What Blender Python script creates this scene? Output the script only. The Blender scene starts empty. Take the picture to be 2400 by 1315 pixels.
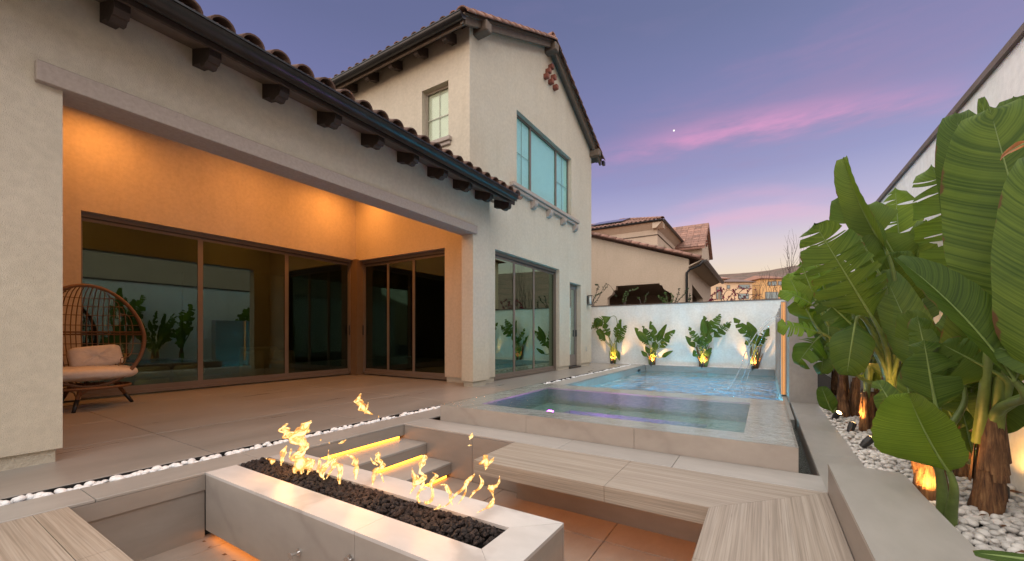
import bpy, bmesh, math, random
from mathutils import Vector, Matrix
random.seed(7)
R = math.radians
scene = bpy.context.scene
COL = scene.collection

# ------------------------------------------------------------------ camera
FPX, CXP, HYP = 952.5, 1200.0, 785.4
TH = math.atan((1792.5-1200)/FPX)
CH = 1.05
cam = bpy.data.cameras.new('camera'); camo = bpy.data.objects.new('camera', cam); COL.objects.link(camo)
cam.sensor_width = 36; cam.lens = 36*FPX/2400; cam.shift_y = (HYP-657.5)/2400
camo.location = (0, 0, CH); camo.rotation_euler = (R(90), 0, TH)
cam.clip_end = 3000; cam.clip_start = 0.05
scene.camera = camo

def ray(u, v):
    r = (u-CXP)/FPX; c, s = math.cos(TH), math.sin(TH)
    return Vector((r*c-s, r*s+c, (HYP-v)/FPX))
def pz(u, v, z=0): d = ray(u, v); return d*((z-CH)/d.z)+Vector((0, 0, CH))
def px(u, v, x): d = ray(u, v); return d*(x/d.x)+Vector((0, 0, CH))
def py(u, v, y): d = ray(u, v); return d*(y/d.y)+Vector((0, 0, CH))

# ------------------------------------------------------------------ exposure
vs = scene.view_settings
vs.view_transform = 'Standard'; vs.look = 'None'; vs.exposure = 0.32; vs.gamma = 1.0
vs.use_curve_mapping = False

# ------------------------------------------------------------------ world: dusk sky
def srgb(r, g, b):
    f = lambda c: (c/255/12.92) if c/255 <= .04045 else ((c/255+.055)/1.055)**2.4
    return (f(r), f(g), f(b), 1)
W = bpy.data.worlds.new('World'); scene.world = W; W.use_nodes = True
nt = W.node_tree; nt.nodes.clear()
def N(t, **k):
    n = nt.nodes.new(t)
    for a, b in k.items(): setattr(n, a, b)
    return n
L = lambda a, b: nt.links.new(a, b)
def M(op, a, b=None, c=None, clamp=False):
    n = N('ShaderNodeMath', operation=op, use_clamp=clamp)
    for i, x in enumerate((a, b, c)):
        if x is None: continue
        if isinstance(x, (int, float)): n.inputs[i].default_value = x
        else: L(x, n.inputs[i])
    return n.outputs[0]
tc = N('ShaderNodeTexCoord'); sp = N('ShaderNodeSeparateXYZ'); L(tc.outputs['Generated'], sp.inputs[0])
el = M('ARCSINE', sp.outputs[2])
az = M('ARCTAN2', sp.outputs[0], sp.outputs[1])
ramp = N('ShaderNodeValToRGB'); L(M('MULTIPLY', el, 1/(math.pi/2)), ramp.inputs[0])
cr = ramp.color_ramp
stops = [(0.0, (226,190,160)), (.075, (232,206,186)), (.115, (212,196,208)), (.16, (172,160,208)), (.215, (134,130,190)), (.29, (112,110,170)),
         (.40, (94,96,146)), (.6, (78,82,128)), (1.0, (64,68,112))]
cr.elements[0].position = 0; cr.elements[0].color = srgb(*stops[0][1])
cr.elements[1].position = 1; cr.elements[1].color = srgb(*stops[-1][1])
for p, c in stops[1:-1]:
    e = cr.elements.new(p); e.color = srgb(*c)
# pink cirrus: long soft bands in direction space
def mixc(fac, a, b):
    n = N('ShaderNodeMix', data_type='RGBA'); L(fac, n.inputs[0])
    for s_, x in ((6, a), (7, b)):
        if isinstance(x, tuple): n.inputs[s_].default_value = x
        else: L(x, n.inputs[s_])
    return n.outputs[2]
def noise(scale, detail, vx, vy, vz=0.0):
    c = N('ShaderNodeCombineXYZ'); L(vx, c.inputs[0]); L(vy, c.inputs[1])
    n = N('ShaderNodeTexNoise'); n.inputs['Scale'].default_value = scale; n.inputs['Detail'].default_value = detail
    n.inputs['Roughness'].default_value = .6
    L(c.outputs[0], n.inputs['Vector']); return n.outputs['Fac']
azs = M('MULTIPLY', az, 1.0); els = M('MULTIPLY', el, 5.0)
nz = noise(3.0, 6, azs, els); nz2 = noise(9.0, 5, azs, els)
def gauss(x, c, w):
    d = M('DIVIDE', M('SUBTRACT', x, c), w); return M('EXPONENT', M('MULTIPLY', M('MULTIPLY', d, d), -1.0))
def uv2ae(u, v):
    d = ray(u, v).normalized(); return math.atan2(d.x, d.y), math.asin(d.z)
def streak(p, q, r, w, aw):
    # parabola el(az) through three picture directions
    P3 = [uv2ae(*k) for k in (p, q, r)]
    (x0, y0), (x1, y1), (x2, y2) = P3
    import itertools
    den = (x0-x1)*(x0-x2)*(x1-x2)
    A = (x2*(y1-y0)+x1*(y0-y2)+x0*(y2-y1))/den
    B = (x2*x2*(y0-y1)+x1*x1*(y2-y0)+x0*x0*(y1-y2))/den
    C = (x1*x2*(x1-x2)*y0+x2*x0*(x2-x0)*y1+x0*x1*(x0-x1)*y2)/den
    c = M('ADD', M('MULTIPLY', M('ADD', M('MULTIPLY', az, A), B), az), C)
    wob = M('MULTIPLY', M('SUBTRACT', nz2, .5), w*1.6)
    g = M('EXPONENT', M('MULTIPLY', M('POWER', M('ABSOLUTE', M('DIVIDE', M('SUBTRACT', M('ADD', el, wob), c), w)), 2.0), -1.0))
    return M('MULTIPLY', g, gauss(az, x1, aw))
col = ramp.outputs[0]
s1 = streak((1470, 352), (1760, 292), (2040, 245), .024, .26)
s2 = streak((1560, 340), (1900, 235), (2200, 90), .085, .42)
s3 = streak((1560, 500), (1760, 455), (1900, 450), .014, .16)
s4 = streak((1500, 580), (1750, 505), (1950, 500), .022, .30)
s5 = streak((1480, 588), (1650, 578), (1950, 566), .020, .25)
def fac(s, k, n=nz): return M('MULTIPLY', s, M('MULTIPLY', M('SUBTRACT', n, .18), k), clamp=True)
col = mixc(fac(s2, 1.7), col, srgb(146, 112, 166))
col = mixc(fac(s1, 2.3, nz2), col, srgb(212, 134, 190))
col = mixc(fac(s3, 1.7), col, srgb(205, 150, 195))
col = mixc(fac(s4, 1.6), col, srgb(228, 165, 200))
col = mixc(fac(s5, .8), col, srgb(226, 178, 190))
# faint high cirrus everywhere
hz = M('MULTIPLY', M('SUBTRACT', nz, .55), 1.2, clamp=True)
col = mixc(M('MULTIPLY', hz, .5), col, srgb(150, 120, 170))
sky = N('ShaderNodeTexSky', sky_type='NISHITA'); sky.sun_disc = False
sky.sun_elevation = R(1.0); sky.sun_rotation = R(200)
bg1 = N('ShaderNodeBackground'); L(col, bg1.inputs[0]); bg1.inputs[1].default_value = 0.68
bg2 = N('ShaderNodeBackground'); L(sky.outputs[0], bg2.inputs[0]); bg2.inputs[1].default_value = 0.12
add = N('ShaderNodeAddShader'); L(bg1.outputs[0], add.inputs[0]); L(bg2.outputs[0], add.inputs[1])
wo = N('ShaderNodeOutputWorld'); L(add.outputs[0], wo.inputs[0])

# one soft sun: broad afterglow from behind the camera and above
sl = bpy.data.lights.new('sun', 'SUN'); sl.energy = 5.0; sl.angle = R(150); sl.color = (1.0, .915, .80)
so = bpy.data.objects.new('sun', sl); COL.objects.link(so)
so.rotation_euler = Vector((.10, .34, -.75)).to_track_quat('-Z', 'Y').to_euler()

# ------------------------------------------------------------------ object helpers
def tag(o, label=None, cat=None, group=None, kind=None):
    if label: o['label'] = label
    if cat: o['category'] = cat
    if group: o['group'] = group
    if kind: o['kind'] = kind
    return o
def empty(name, loc, label=None, cat=None, group=None, kind=None):
    o = bpy.data.objects.new(name, None); COL.objects.link(o); o.location = loc; o.empty_display_size = .1
    return tag(o, label, cat, group, kind)
def chain_off(p):
    v = Vector((0, 0, 0))
    while p is not None: v += Vector(p.location); p = p.parent
    return v
def link(name, me, parent=None, kind=None, world=True):
    o = bpy.data.objects.new(name, me); COL.objects.link(o)
    if parent is not None:
        o.parent = parent
        if world: o.location = -chain_off(parent)
    if kind: o['kind'] = kind
    return o
class MB:
    def __init__(s): s.v = []; s.f = []; s.m = []; s.uv = None
    def add(s, vs_, fs, mi=0):
        b = len(s.v); s.v += [tuple(v) for v in vs_]; s.f += [tuple(b+i for i in f) for f in fs]; s.m += [mi]*len(fs); return s
    def box(s, x0, x1, y0, y1, z0, z1, mi=0):
        v = [(x, y, z) for z in (z0, z1) for y in (y0, y1) for x in (x0, x1)]
        return s.add(v, [(0,2,3,1),(4,5,7,6),(0,1,5,4),(2,6,7,3),(0,4,6,2),(1,3,7,5)], mi)
    def cbox(s, x0, x1, y0, y1, z0, z1, b=.003, mi=0):
        # box with chamfered edges
        v = []; 
        c = ((x0+x1)/2, (y0+y1)/2, (z0+z1)/2); h = ((x1-x0)/2, (y1-y0)/2, (z1-z0)/2)
        idx = {}
        for sx in (-1, 1):
            for sy in (-1, 1):
                for sz in (-1, 1):
                    for ax in range(3):
                        p = [sx*(h[0]-b), sy*(h[1]-b), sz*(h[2]-b)]; p[ax] = (sx, sy, sz)[ax]*h[ax]
                        idx[(sx, sy, sz, ax)] = len(v); v.append((c[0]+p[0], c[1]+p[1], c[2]+p[2]))
        f = []
        for ax in range(3):
            o = [i for i in range(3) if i != ax]
            for sg in (-1, 1):
                q = []
                for a, b2 in ((-1,-1),(1,-1),(1,1),(-1,1)):
                    k = [0,0,0]; k[ax] = sg; k[o[0]] = a; k[o[1]] = b2; q.append(idx[(*k, ax)])
                f.append(tuple(q))
        for ax in range(3):   # edges parallel to ax
            o = [i for i in range(3) if i != ax]
            for a in (-1, 1):
                for b2 in (-1, 1):
                    k0 = [0,0,0]; k0[o[0]] = a; k0[o[1]] = b2; k1 = list(k0); k0[ax] = -1; k1[ax] = 1
                    f.append((idx[(*k0, o[0])], idx[(*k1, o[0])], idx[(*k1, o[1])], idx[(*k0, o[1])]))
        for sx in (-1, 1):
            for sy in (-1, 1):
                for sz in (-1, 1): f.append(tuple(idx[(sx, sy, sz, a)] for a in range(3)))
        return s.add(v, f, mi)
    def prism(s, pts, a, b, ax='y', mi=0):
        # pts 2D polygon; extruded along axis
        def P(p, t): return {'x': (t, p[0], p[1]), 'y': (p[0], t, p[1]), 'z': (p[0], p[1], t)}[ax]
        n = len(pts); v = [P(p, a) for p in pts]+[P(p, b) for p in pts]
        f = [tuple(range(n)), tuple(range(2*n-1, n-1, -1))]+[(i, (i+1) % n, n+(i+1) % n, n+i) for i in range(n)]
        return s.add(v, f, mi)
    def tube(s, pts, r, n=8, mi=0, cap=True, flat=None):
        pts = [Vector(p) for p in pts]; rs = r if isinstance(r, (list, tuple)) else [r]*len(pts)
        v = []; up = None
        for i, p in enumerate(pts):
            t = (pts[min(i+1, len(pts)-1)]-pts[max(i-1, 0)]).normalized()
            if up is None: up = Vector((0, 0, 1)) if abs(t.z) < .9 else Vector((1, 0, 0))
            a = t.cross(up).normalized(); b = a.cross(t).normalized(); up = b
            for k in range(n):
                an = 2*math.pi*k/n; q = p+a*math.cos(an)*rs[i]+b*math.sin(an)*rs[i]*(flat or 1); v.append(q)
        f = [(i*n+k, i*n+(k+1) % n, (i+1)*n+(k+1) % n, (i+1)*n+k) for i in range(len(pts)-1) for k in range(n)]
        if cap: f += [tuple(range(n-1, -1, -1)), tuple((len(pts)-1)*n+k for k in range(n))]
        return s.add(v, f, mi)
    def lathe(s, prof, c, n=20, mi=0, sx=1, sy=1):
        v = [(c[0]+r*math.cos(2*math.pi*k/n)*sx, c[1]+r*math.sin(2*math.pi*k/n)*sy, c[2]+z) for r, z in prof for k in range(n)]
        f = [(i*n+k, i*n+(k+1) % n, (i+1)*n+(k+1) % n, (i+1)*n+k) for i in range(len(prof)-1) for k in range(n)]
        f += [tuple(range(n-1, -1, -1)), tuple((len(prof)-1)*n+k for k in range(n))]
        return s.add(v, f, mi)
    def grid(s, fn, nu, nv, mi=0):
        v = [fn(i/nu, j/nv) for i in range(nu+1) for j in range(nv+1)]
        f = [(i*(nv+1)+j, (i+1)*(nv+1)+j, (i+1)*(nv+1)+j+1, i*(nv+1)+j+1) for i in range(nu) for j in range(nv)]
        return s.add(v, f, mi)
    def mesh(s, name, mats, smooth=False, uvs=None):
        me = bpy.data.meshes.new(name); me.from_pydata([tuple(v) for v in s.v], [], s.f)
        for m in (mats if isinstance(mats, (list, tuple)) else [mats]): me.materials.append(m)
        me.polygons.foreach_set('material_index', s.m)
        if smooth: me.polygons.foreach_set('use_smooth', [True]*len(s.f))
        if uvs:
            ul = me.uv_layers.new(name='UVMap')
            for i, l in enumerate(me.loops): ul.data[i].uv = uvs[l.vertex_index]
        me.update(); return me
    def build(s, name, mats, parent=None, smooth=False, kind=None, fixn=True):
        me = s.mesh(name, mats, smooth)
        if fixn:
            bm = bmesh.new(); bm.from_mesh(me); bmesh.ops.recalc_face_normals(bm, faces=bm.faces); bm.to_mesh(me); bm.free()
        return link(name, me, parent, kind)
def autosmooth(o, ang=35):
    me = o.data
    try:
        me.polygons.foreach_set('use_smooth', [True]*len(me.polygons))
        me.set_sharp_from_angle(angle=R(ang))
    except Exception: pass
    return o

# ------------------------------------------------------------------ materials
def newmat(name):
    m = bpy.data.materials.new(name); m.use_nodes = True; t = m.node_tree
    b = t.nodes['Principled BSDF']; o = t.nodes['Material Output']; return m, t, b, o
def tn(t, typ, **k):
    n = t.nodes.new(typ)
    for a, v in k.items(): setattr(n, a, v)
    return n
def coords(t, scale=(1, 1, 1), kind='pos', rot=(0, 0, 0)):
    if kind == 'pos': src = tn(t, 'ShaderNodeNewGeometry').outputs['Position']
    elif kind == 'obj': src = tn(t, 'ShaderNodeTexCoord').outputs['Object']
    else: src = tn(t, 'ShaderNodeTexCoord').outputs['UV']
    mp = tn(t, 'ShaderNodeMapping'); t.links.new(src, mp.inputs[0]); mp.inputs['Scale'].default_value = scale; mp.inputs['Rotation'].default_value = rot
    return mp.outputs[0]
def tnoise(t, vec, scale, detail=4, rough=.55, dist=0):
    n = tn(t, 'ShaderNodeTexNoise'); t.links.new(vec, n.inputs['Vector']); n.inputs['Scale'].default_value = scale
    n.inputs['Detail'].default_value = detail; n.inputs['Roughness'].default_value = rough; n.inputs['Distortion'].default_value = dist
    return n.outputs['Fac']
def tramp(t, fac_, stops_):
    n = tn(t, 'ShaderNodeValToRGB'); t.links.new(fac_, n.inputs[0]); c = n.color_ramp
    c.elements[0].position = stops_[0][0]; c.elements[0].color = (*stops_[0][1], 1)
    c.elements[1].position = stops_[-1][0]; c.elements[1].color = (*stops_[-1][1], 1)
    for p, q in stops_[1:-1]: e = c.elements.new(p); e.color = (*q, 1)
    return n.outputs[0]
def tbump(t, b, h, strength=.3, dist=.01):
    n = tn(t, 'ShaderNodeBump'); n.inputs['Strength'].default_value = strength; n.inputs['Distance'].default_value = dist
    t.links.new(h, n.inputs['Height']); t.links.new(n.outputs[0], b.inputs['Normal']); return n
def tmix(t, f, a, b_, mode='MIX'):
    n = tn(t, 'ShaderNodeMix', data_type='RGBA', blend_type=mode)
    if isinstance(f, (int, float)): n.inputs[0].default_value = f
    else: t.links.new(f, n.inputs[0])
    for i, x in ((6, a), (7, b_)):
        if isinstance(x, tuple): n.inputs[i].default_value = (*x[:3], 1)
        else: t.links.new(x, n.inputs[i])
    return n.outputs[2]
def plain(name, colr, rough=.6, metal=0, var=.12, nscale=6, bump=0, bscale=60, spec=.5, objrand=0.0):
    m, t, b, o = newmat(name); v = coords(t)
    c0 = tuple(x*(1-var) for x in colr); c1 = tuple(min(1, x*(1+var)) for x in colr)
    c = tramp(t, tnoise(t, v, nscale, 5), [(.3, c0), (.7, c1)])
    if objrand:
        oi = tn(t, 'ShaderNodeObjectInfo')
        hs = tn(t, 'ShaderNodeHueSaturation'); t.links.new(c, hs.inputs['Color'])
        mr = tn(t, 'ShaderNodeMapRange'); t.links.new(oi.outputs['Random'], mr.inputs[0]); mr.inputs[3].default_value = 1-objrand; mr.inputs[4].default_value = 1+objrand
        t.links.new(mr.outputs[0], hs.inputs['Value']); c = hs.outputs[0]
    t.links.new(c, b.inputs['Base Color']); b.inputs['Roughness'].default_value = rough; b.inputs['Metallic'].default_value = metal
    b.inputs['Specular IOR Level'].default_value = spec
    if bump: tbump(t, b, tnoise(t, v, bscale, 4, .6), bump, .01)
    return m
def stucco(name, colr, g=150, st=.55):
    m, t, b, o = newmat(name); v = coords(t)
    big = tnoise(t, v, 1.1, 5, .6); sm = tnoise(t, v, 18, 4)
    c = tramp(t, big, [(.3, tuple(x*.95 for x in colr)), (.7, tuple(x*1.04 for x in colr))])
    c2 = tramp(t, sm, [(.35, (.9, .9, .9)), (.65, (1, 1, 1))])
    vst = coords(t, (3, 3, .35)); stn = tnoise(t, vst, 1.6, 5, .6)
    c3 = tramp(t, stn, [(.28, (.93, .92, .90)), (.5, (1, 1, 1))])
    c = tmix(t, 1.0, c, c2, 'MULTIPLY'); c = tmix(t, .7, c, c3, 'MULTIPLY')
    t.links.new(c, b.inputs['Base Color']); b.inputs['Roughness'].default_value = .9; b.inputs['Specular IOR Level'].default_value = .2
    vo = tn(t, 'ShaderNodeTexVoronoi'); t.links.new(v, vo.inputs['Vector']); vo.inputs['Scale'].default_value = g
    mx = tn(t, 'ShaderNodeMath', operation='ADD'); t.links.new(vo.outputs['Distance'], mx.inputs[0]); t.links.new(tnoise(t, v, g*.45, 4, .7), mx.inputs[1])
    tbump(t, b, mx.outputs[0], st, .006)
    return m
def stone(name, c0, c1, rough=.45, stretch=(1, 1, 1), vein=None, veinamt=0.0, scale=2.2, objr=.05, streak_s=14, spec=.45):
    m, t, b, o = newmat(name); v = coords(t, stretch)
    a = tnoise(t, v, scale, 7, .62, .4); s_ = tnoise(t, v, streak_s, 4, .6)
    c = tramp(t, a, [(.28, c0), (.72, c1)])
    c = tmix(t, .35, c, tramp(t, s_, [(.35, (.82, .82, .82)), (.62, (1.05, 1.05, 1.05))]), 'MULTIPLY')
    if vein:
        vv = coords(t, (1, 1, 1), 'pos', (.4, .9, .55))
        w = tn(t, 'ShaderNodeTexWave', wave_type='BANDS'); t.links.new(vv, w.inputs['Vector']); w.inputs['Scale'].default_value = .55
        w.inputs['Distortion'].default_value = 7; w.inputs['Detail'].default_value = 5; w.inputs['Detail Scale'].default_value = 1.3; w.inputs['Detail Roughness'].default_value = .62
        f = tramp(t, w.outputs['Fac'], [(0, (1, 1, 1)), (.05, (.45,)*3), (.16, (0, 0, 0))])
        f2 = tn(t, 'ShaderNodeMath', operation='MULTIPLY'); t.links.new(f, f2.inputs[0]); f2.inputs[1].default_value = veinamt
        c = tmix(t, f2.outputs[0], c, vein)
    if objr:
        oi = tn(t, 'ShaderNodeObjectInfo'); hs = tn(t, 'ShaderNodeHueSaturation'); t.links.new(c, hs.inputs['Color'])
        mr = tn(t, 'ShaderNodeMapRange'); t.links.new(oi.outputs['Random'], mr.inputs[0]); mr.inputs[3].default_value = 1-objr; mr.inputs[4].default_value = 1+objr
        t.links.new(mr.outputs[0], hs.inputs['Value']); c = hs.outputs[0]
    t.links.new(c, b.inputs['Base Color']); b.inputs['Specular IOR Level'].default_value = spec
    rr = tn(t, 'ShaderNodeMapRange'); t.links.new(a, rr.inputs[0]); rr.inputs[3].default_value = rough-.08; rr.inputs[4].default_value = rough+.1
    t.links.new(rr.outputs[0], b.inputs['Roughness'])
    tbump(t, b, s_, .08, .003)
    return m
def woodtile(name, axis):
    m, t, b, o = newmat(name)
    sc = (1.4, 150, 150) if axis == 'x' else (150, 1.4, 150)
    v = coords(t, sc); fine = tnoise(t, v, 1.0, 3, .5)
    v2 = coords(t, tuple(x*(.13 if x > 5 else .4) for x in sc)); mid = tnoise(t, v2, 1.0, 4, .6)
    v3 = coords(t, tuple(x*(1.2 if x > 5 else 3) for x in sc)); dk = tnoise(t, v3, 1.0, 2, .5)
    c = tramp(t, mid, [(.3, (.270, .225, .178)), (.5, (.335, .285, .232)), (.72, (.385, .338, .285))])
    c = tmix(t, .75, c, tramp(t, fine, [(.36, (.66, .64, .62)), (.6, (1.08, 1.08, 1.08))]), 'MULTIPLY')
    c = tmix(t, .8, c, tramp(t, dk, [(.22, (.5, .44, .4)), (.30, (1, 1, 1))]), 'MULTIPLY')
    t.links.new(c, b.inputs['Base Color']); b.inputs['Roughness'].default_value = .5
    tbump(t, b, fine, .35, .004)
    return m
def emis(name, colr, st):
    m, t, b, o = newmat(name); t.nodes.remove(b); e = tn(t, 'ShaderNodeEmission'); e.inputs[0].default_value = (*colr, 1); e.inputs[1].default_value = st
    t.links.new(e.outputs[0], o.inputs[0]); return m
def glassmat(name, tint, refl, base_refl, rough=0.0):
    m, t, b, o = newmat(name); t.nodes.remove(b)
    tr = tn(t, 'ShaderNodeBsdfTransparent'); tr.inputs[0].default_value = (*tint, 1)
    gl = tn(t, 'ShaderNodeBsdfGlossy'); gl.inputs[0].default_value = (*refl, 1); gl.inputs['Roughness'].default_value = rough
    fl_ = tn(t, 'ShaderNodeLayerWeight'); fl_.inputs[0].default_value = .5; fr = tn(t, 'ShaderNodeMath', operation='POWER'); t.links.new(fl_.outputs['Facing'], fr.inputs[0]); fr.inputs[1].default_value = 4.5
    ma = tn(t, 'ShaderNodeMath', operation='MULTIPLY_ADD', use_clamp=True); t.links.new(fr.outputs[0], ma.inputs[0]); ma.inputs[1].default_value = 1-base_refl; ma.inputs[2].default_value = base_refl
    mx = tn(t, 'ShaderNodeMixShader'); t.links.new(ma.outputs[0], mx.inputs[0]); t.links.new(tr.outputs[0], mx.inputs[1]); t.links.new(gl.outputs[0], mx.inputs[2])
    bp = tn(t, 'ShaderNodeBump'); bp.inputs['Strength'].default_value = .02; bp.inputs['Distance'].default_value = .02
    t.links.new(tnoise(t, coords(t), .8, 2), bp.inputs['Height']); t.links.new(bp.outputs[0], gl.inputs['Normal'])
    t.links.new(mx.outputs[0], o.inputs[0]); return m
def watermat(name, tint, sc, st, stretch=(1, 1, 1), dist=.03, extra=0, ior=1.33):
    m, t, b, o = newmat(name); t.nodes.remove(b)
    tr = tn(t, 'ShaderNodeBsdfTransparent'); tr.inputs[0].default_value = (*tint, 1)
    gl = tn(t, 'ShaderNodeBsdfGlossy'); gl.inputs['Roughness'].default_value = .03
    fr = tn(t, 'ShaderNodeFresnel'); fr.inputs[0].default_value = ior
    v = coords(t, stretch); bp = tn(t, 'ShaderNodeBump'); bp.inputs['Strength'].default_value = st; bp.inputs['Distance'].default_value = dist
    n1 = tnoise(t, v, sc, 4, .6, .6)
    mm = tn(t, 'ShaderNodeMath', operation='MULTIPLY_ADD'); t.links.new(tnoise(t, v, sc*3.1, 3, .5), mm.inputs[0]); mm.inputs[1].default_value = .35; t.links.new(n1, mm.inputs[2])
    t.links.new(mm.outputs[0], bp.inputs['Height'])
    t.links.new(bp.outputs[0], gl.inputs['Normal']); t.links.new(bp.outputs[0], fr.inputs['Normal'])
    mx = tn(t, 'ShaderNodeMixShader')
    ma = tn(t, 'ShaderNodeMath', operation='ADD', use_clamp=True); t.links.new(fr.outputs[0], ma.inputs[0]); ma.inputs[1].default_value = extra
    t.links.new(ma.outputs[0], mx.inputs[0]); t.links.new(tr.outputs[0], mx.inputs[1]); t.links.new(gl.outputs[0], mx.inputs[2])
    t.links.new(mx.outputs[0], o.inputs[0]); return m

S_HOUSE = stucco('cream stucco', (.535, .485, .39))
S_PATIO = stucco('warm patio stucco', (.52, .44, .35), 150, .35)
S_WHITE = stucco('white wall render', (.78, .79, .77), 90, .2)
S_BASE = stucco('stucco base', (.46, .42, .34), 60, .8)
LINTEL = plain('cast stone', (.34, .29, .25), .8, var=.1, nscale=30, bump=.25, bscale=120)
TILE = stone('porcelain paving', (.238, .215, .192), (.305, .278, .252), .29, (1, .16, 1))
COPE = stone('pool coping porcelain', (.292, .275, .255), (.36, .343, .32), .33, (1, .3, 1))
COPEX = stone('wall coping porcelain', (.315, .298, .28), (.385, .37, .35), .33, (.3, 1, 1))
PITW = stone('pit wall porcelain', (.235, .206, .180), (.29, .258, .228), .5, (.3, .3, 1))
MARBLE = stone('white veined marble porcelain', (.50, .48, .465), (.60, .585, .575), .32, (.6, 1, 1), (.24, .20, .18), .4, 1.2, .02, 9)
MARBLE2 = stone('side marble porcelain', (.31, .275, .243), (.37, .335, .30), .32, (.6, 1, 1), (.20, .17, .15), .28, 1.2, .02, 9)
FLOORP = stone('pit floor porcelain', (.275, .215, .175), (.345, .28, .235), .5, (1, .5, 1))
GROUT = plain('dark grout', (.06, .055, .05), .9)
WOODX = woodtile('linear grain tile along x', 'x'); WOODY = woodtile('linear grain tile along y', 'y')
FRAME = plain('taupe aluminium frame', (.165, .130, .105), .45, .2, .05, 3)
FRAMED = plain('dark frame seal', (.02, .018, .016), .5)
METALD = plain('dark bronze gutter', (.030, .030, .031), .3, .6, .25, 4, .1, 40)
TIMBER = plain('dark stained timber', (.036, .022, .015), .7, 0, .3, 12, .4, 40)
TIMBERL = plain('weathered taupe timber', (.115, .085, .062), .75, 0, .2, 10, .3, 50)
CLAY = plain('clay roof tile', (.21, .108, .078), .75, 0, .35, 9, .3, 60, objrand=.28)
CLAYD = plain('dark brown roof tile', (.12, .066, .047), .75, 0, .35, 9, .3, 60, objrand=.28)  # darker brown variant of the clay tile
GLASS = glassmat('tinted sliding glass', (.46, .48, .40), (.44, .58, .50), .15)
GLASST = glassmat('tower ground glass', (.34, .40, .28), (.50, .66, .53), .36)
GLASSU = glassmat('upper window glass', (.83, .955, .945), (.50, .98, .92), .06)
SKYPANEL = plain('pale sky panel', (.80, .82, .80), .8, 0, .03)  # pale panel added behind panes to imitate bright sky reflected in them
GLASSS = glassmat('side window glass', (.90, .92, .86), (.70, .80, .66), .08)
WHITEST = None
def pebmat(name, c, var):
    m, t, b, o = newmat(name); v = coords(t); oi = tn(t, 'ShaderNodeNewGeometry')
    a = tramp(t, oi.outputs['Random Per Island'], [(0, tuple(x*(1-var) for x in c)), (.5, c), (1, tuple(min(.9, x*1.06) for x in c))])
    a2 = tmix(t, .5, a, tramp(t, tnoise(t, v, 40, 4), [(.3, (.8, .79, .77)), (.6, (1, 1, 1))]), 'MULTIPLY')
    t.links.new(a2, b.inputs['Base Color']); b.inputs['Roughness'].default_value = .55
    tbump(t, b, tnoise(t, v, 70, 4), .25, .004); return m
PEB = pebmat('white pebbles', (.66, .635, .60), .36)
PEBW = pebmat('bright white pebbles', (.78, .79, .80), .08)
LAVA = plain('lava rock', (.021, .014, .013), .8, 0, .7, 25, .9, 90, objrand=.5)
SOIL = plain('dark soil', (.03, .024, .02), .95, 0, .3, 10, .5, 40)
BLACKP = plain('black wet gravel', (.016, .018, .018), .25, 0, .4, 40, .8, 90)
CHROME = plain('chrome', (.75, .75, .75), .15, 1.0, .03)
RATTAN = plain('brown rattan', (.15, .066, .025), .55, 0, .3, 60, .5, 200)
FABRIC = plain('off white cushion fabric', (.62, .56, .51), .95, 0, .06, 20, .35, 400)
BLACK = plain('black paint', (.015, .015, .016), .45)
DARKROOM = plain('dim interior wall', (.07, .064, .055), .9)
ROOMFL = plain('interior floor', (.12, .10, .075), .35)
OTTO = plain('olive boucle fabric', (.50, .50, .32), .95, 0, .15, 60, .5, 150)
POOLP = stone('pool plaster', (.03, .36, .52), (.05, .47, .64), .6, (1, 1, 1), None, 0, 3)
POOLT = stone('pool waterline tile', (.24, .24, .225), (.30, .30, .28), .4, (.5, .5, 1))
SPAT = stone('spa tile', (.085, .22, .185), (.12, .28, .24), .5, (1, 1, 1))
WALLCAP = plain('brown wall cap', (.13, .095, .08), .7, 0, .1, 8, .2)
LED = emis('warm led strip', (1.0, .30, .02), 9)
LEDS = emis('soft amber led', (1.0, .30, .035), 14.0)
LEDR = emis('rib led', (1.0, .40, .09), 1.5)
BULB = emis('lamp lens', (1.0, .62, .22), 12)

# ------------------------------------------------------------------ lights (lamps of the place plus added fills)
def lamp(name, typ, loc, energy, colr, size=.05, target=None, spot=None, blend=.6, parent=None):
    l = bpy.data.lights.new(name, typ); l.energy = energy; l.color = colr
    if typ == 'AREA': l.size = size
    else: l.shadow_soft_size = size
    if typ == 'SPOT': l.spot_size = R(spot); l.spot_blend = blend
    o = bpy.data.objects.new(name, l); COL.objects.link(o); o.location = loc
    if target is not None: o.rotation_euler = (Vector(target)-Vector(loc)).to_track_quat('-Z', 'Y').to_euler()
    return o
WARM = (1.0, .42, .09)

# ================================================================== SETTING
ground = MB().box(-400, 400, -60, 45, -1.6, -1.5).build('ground', SOIL, kind='structure')

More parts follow.
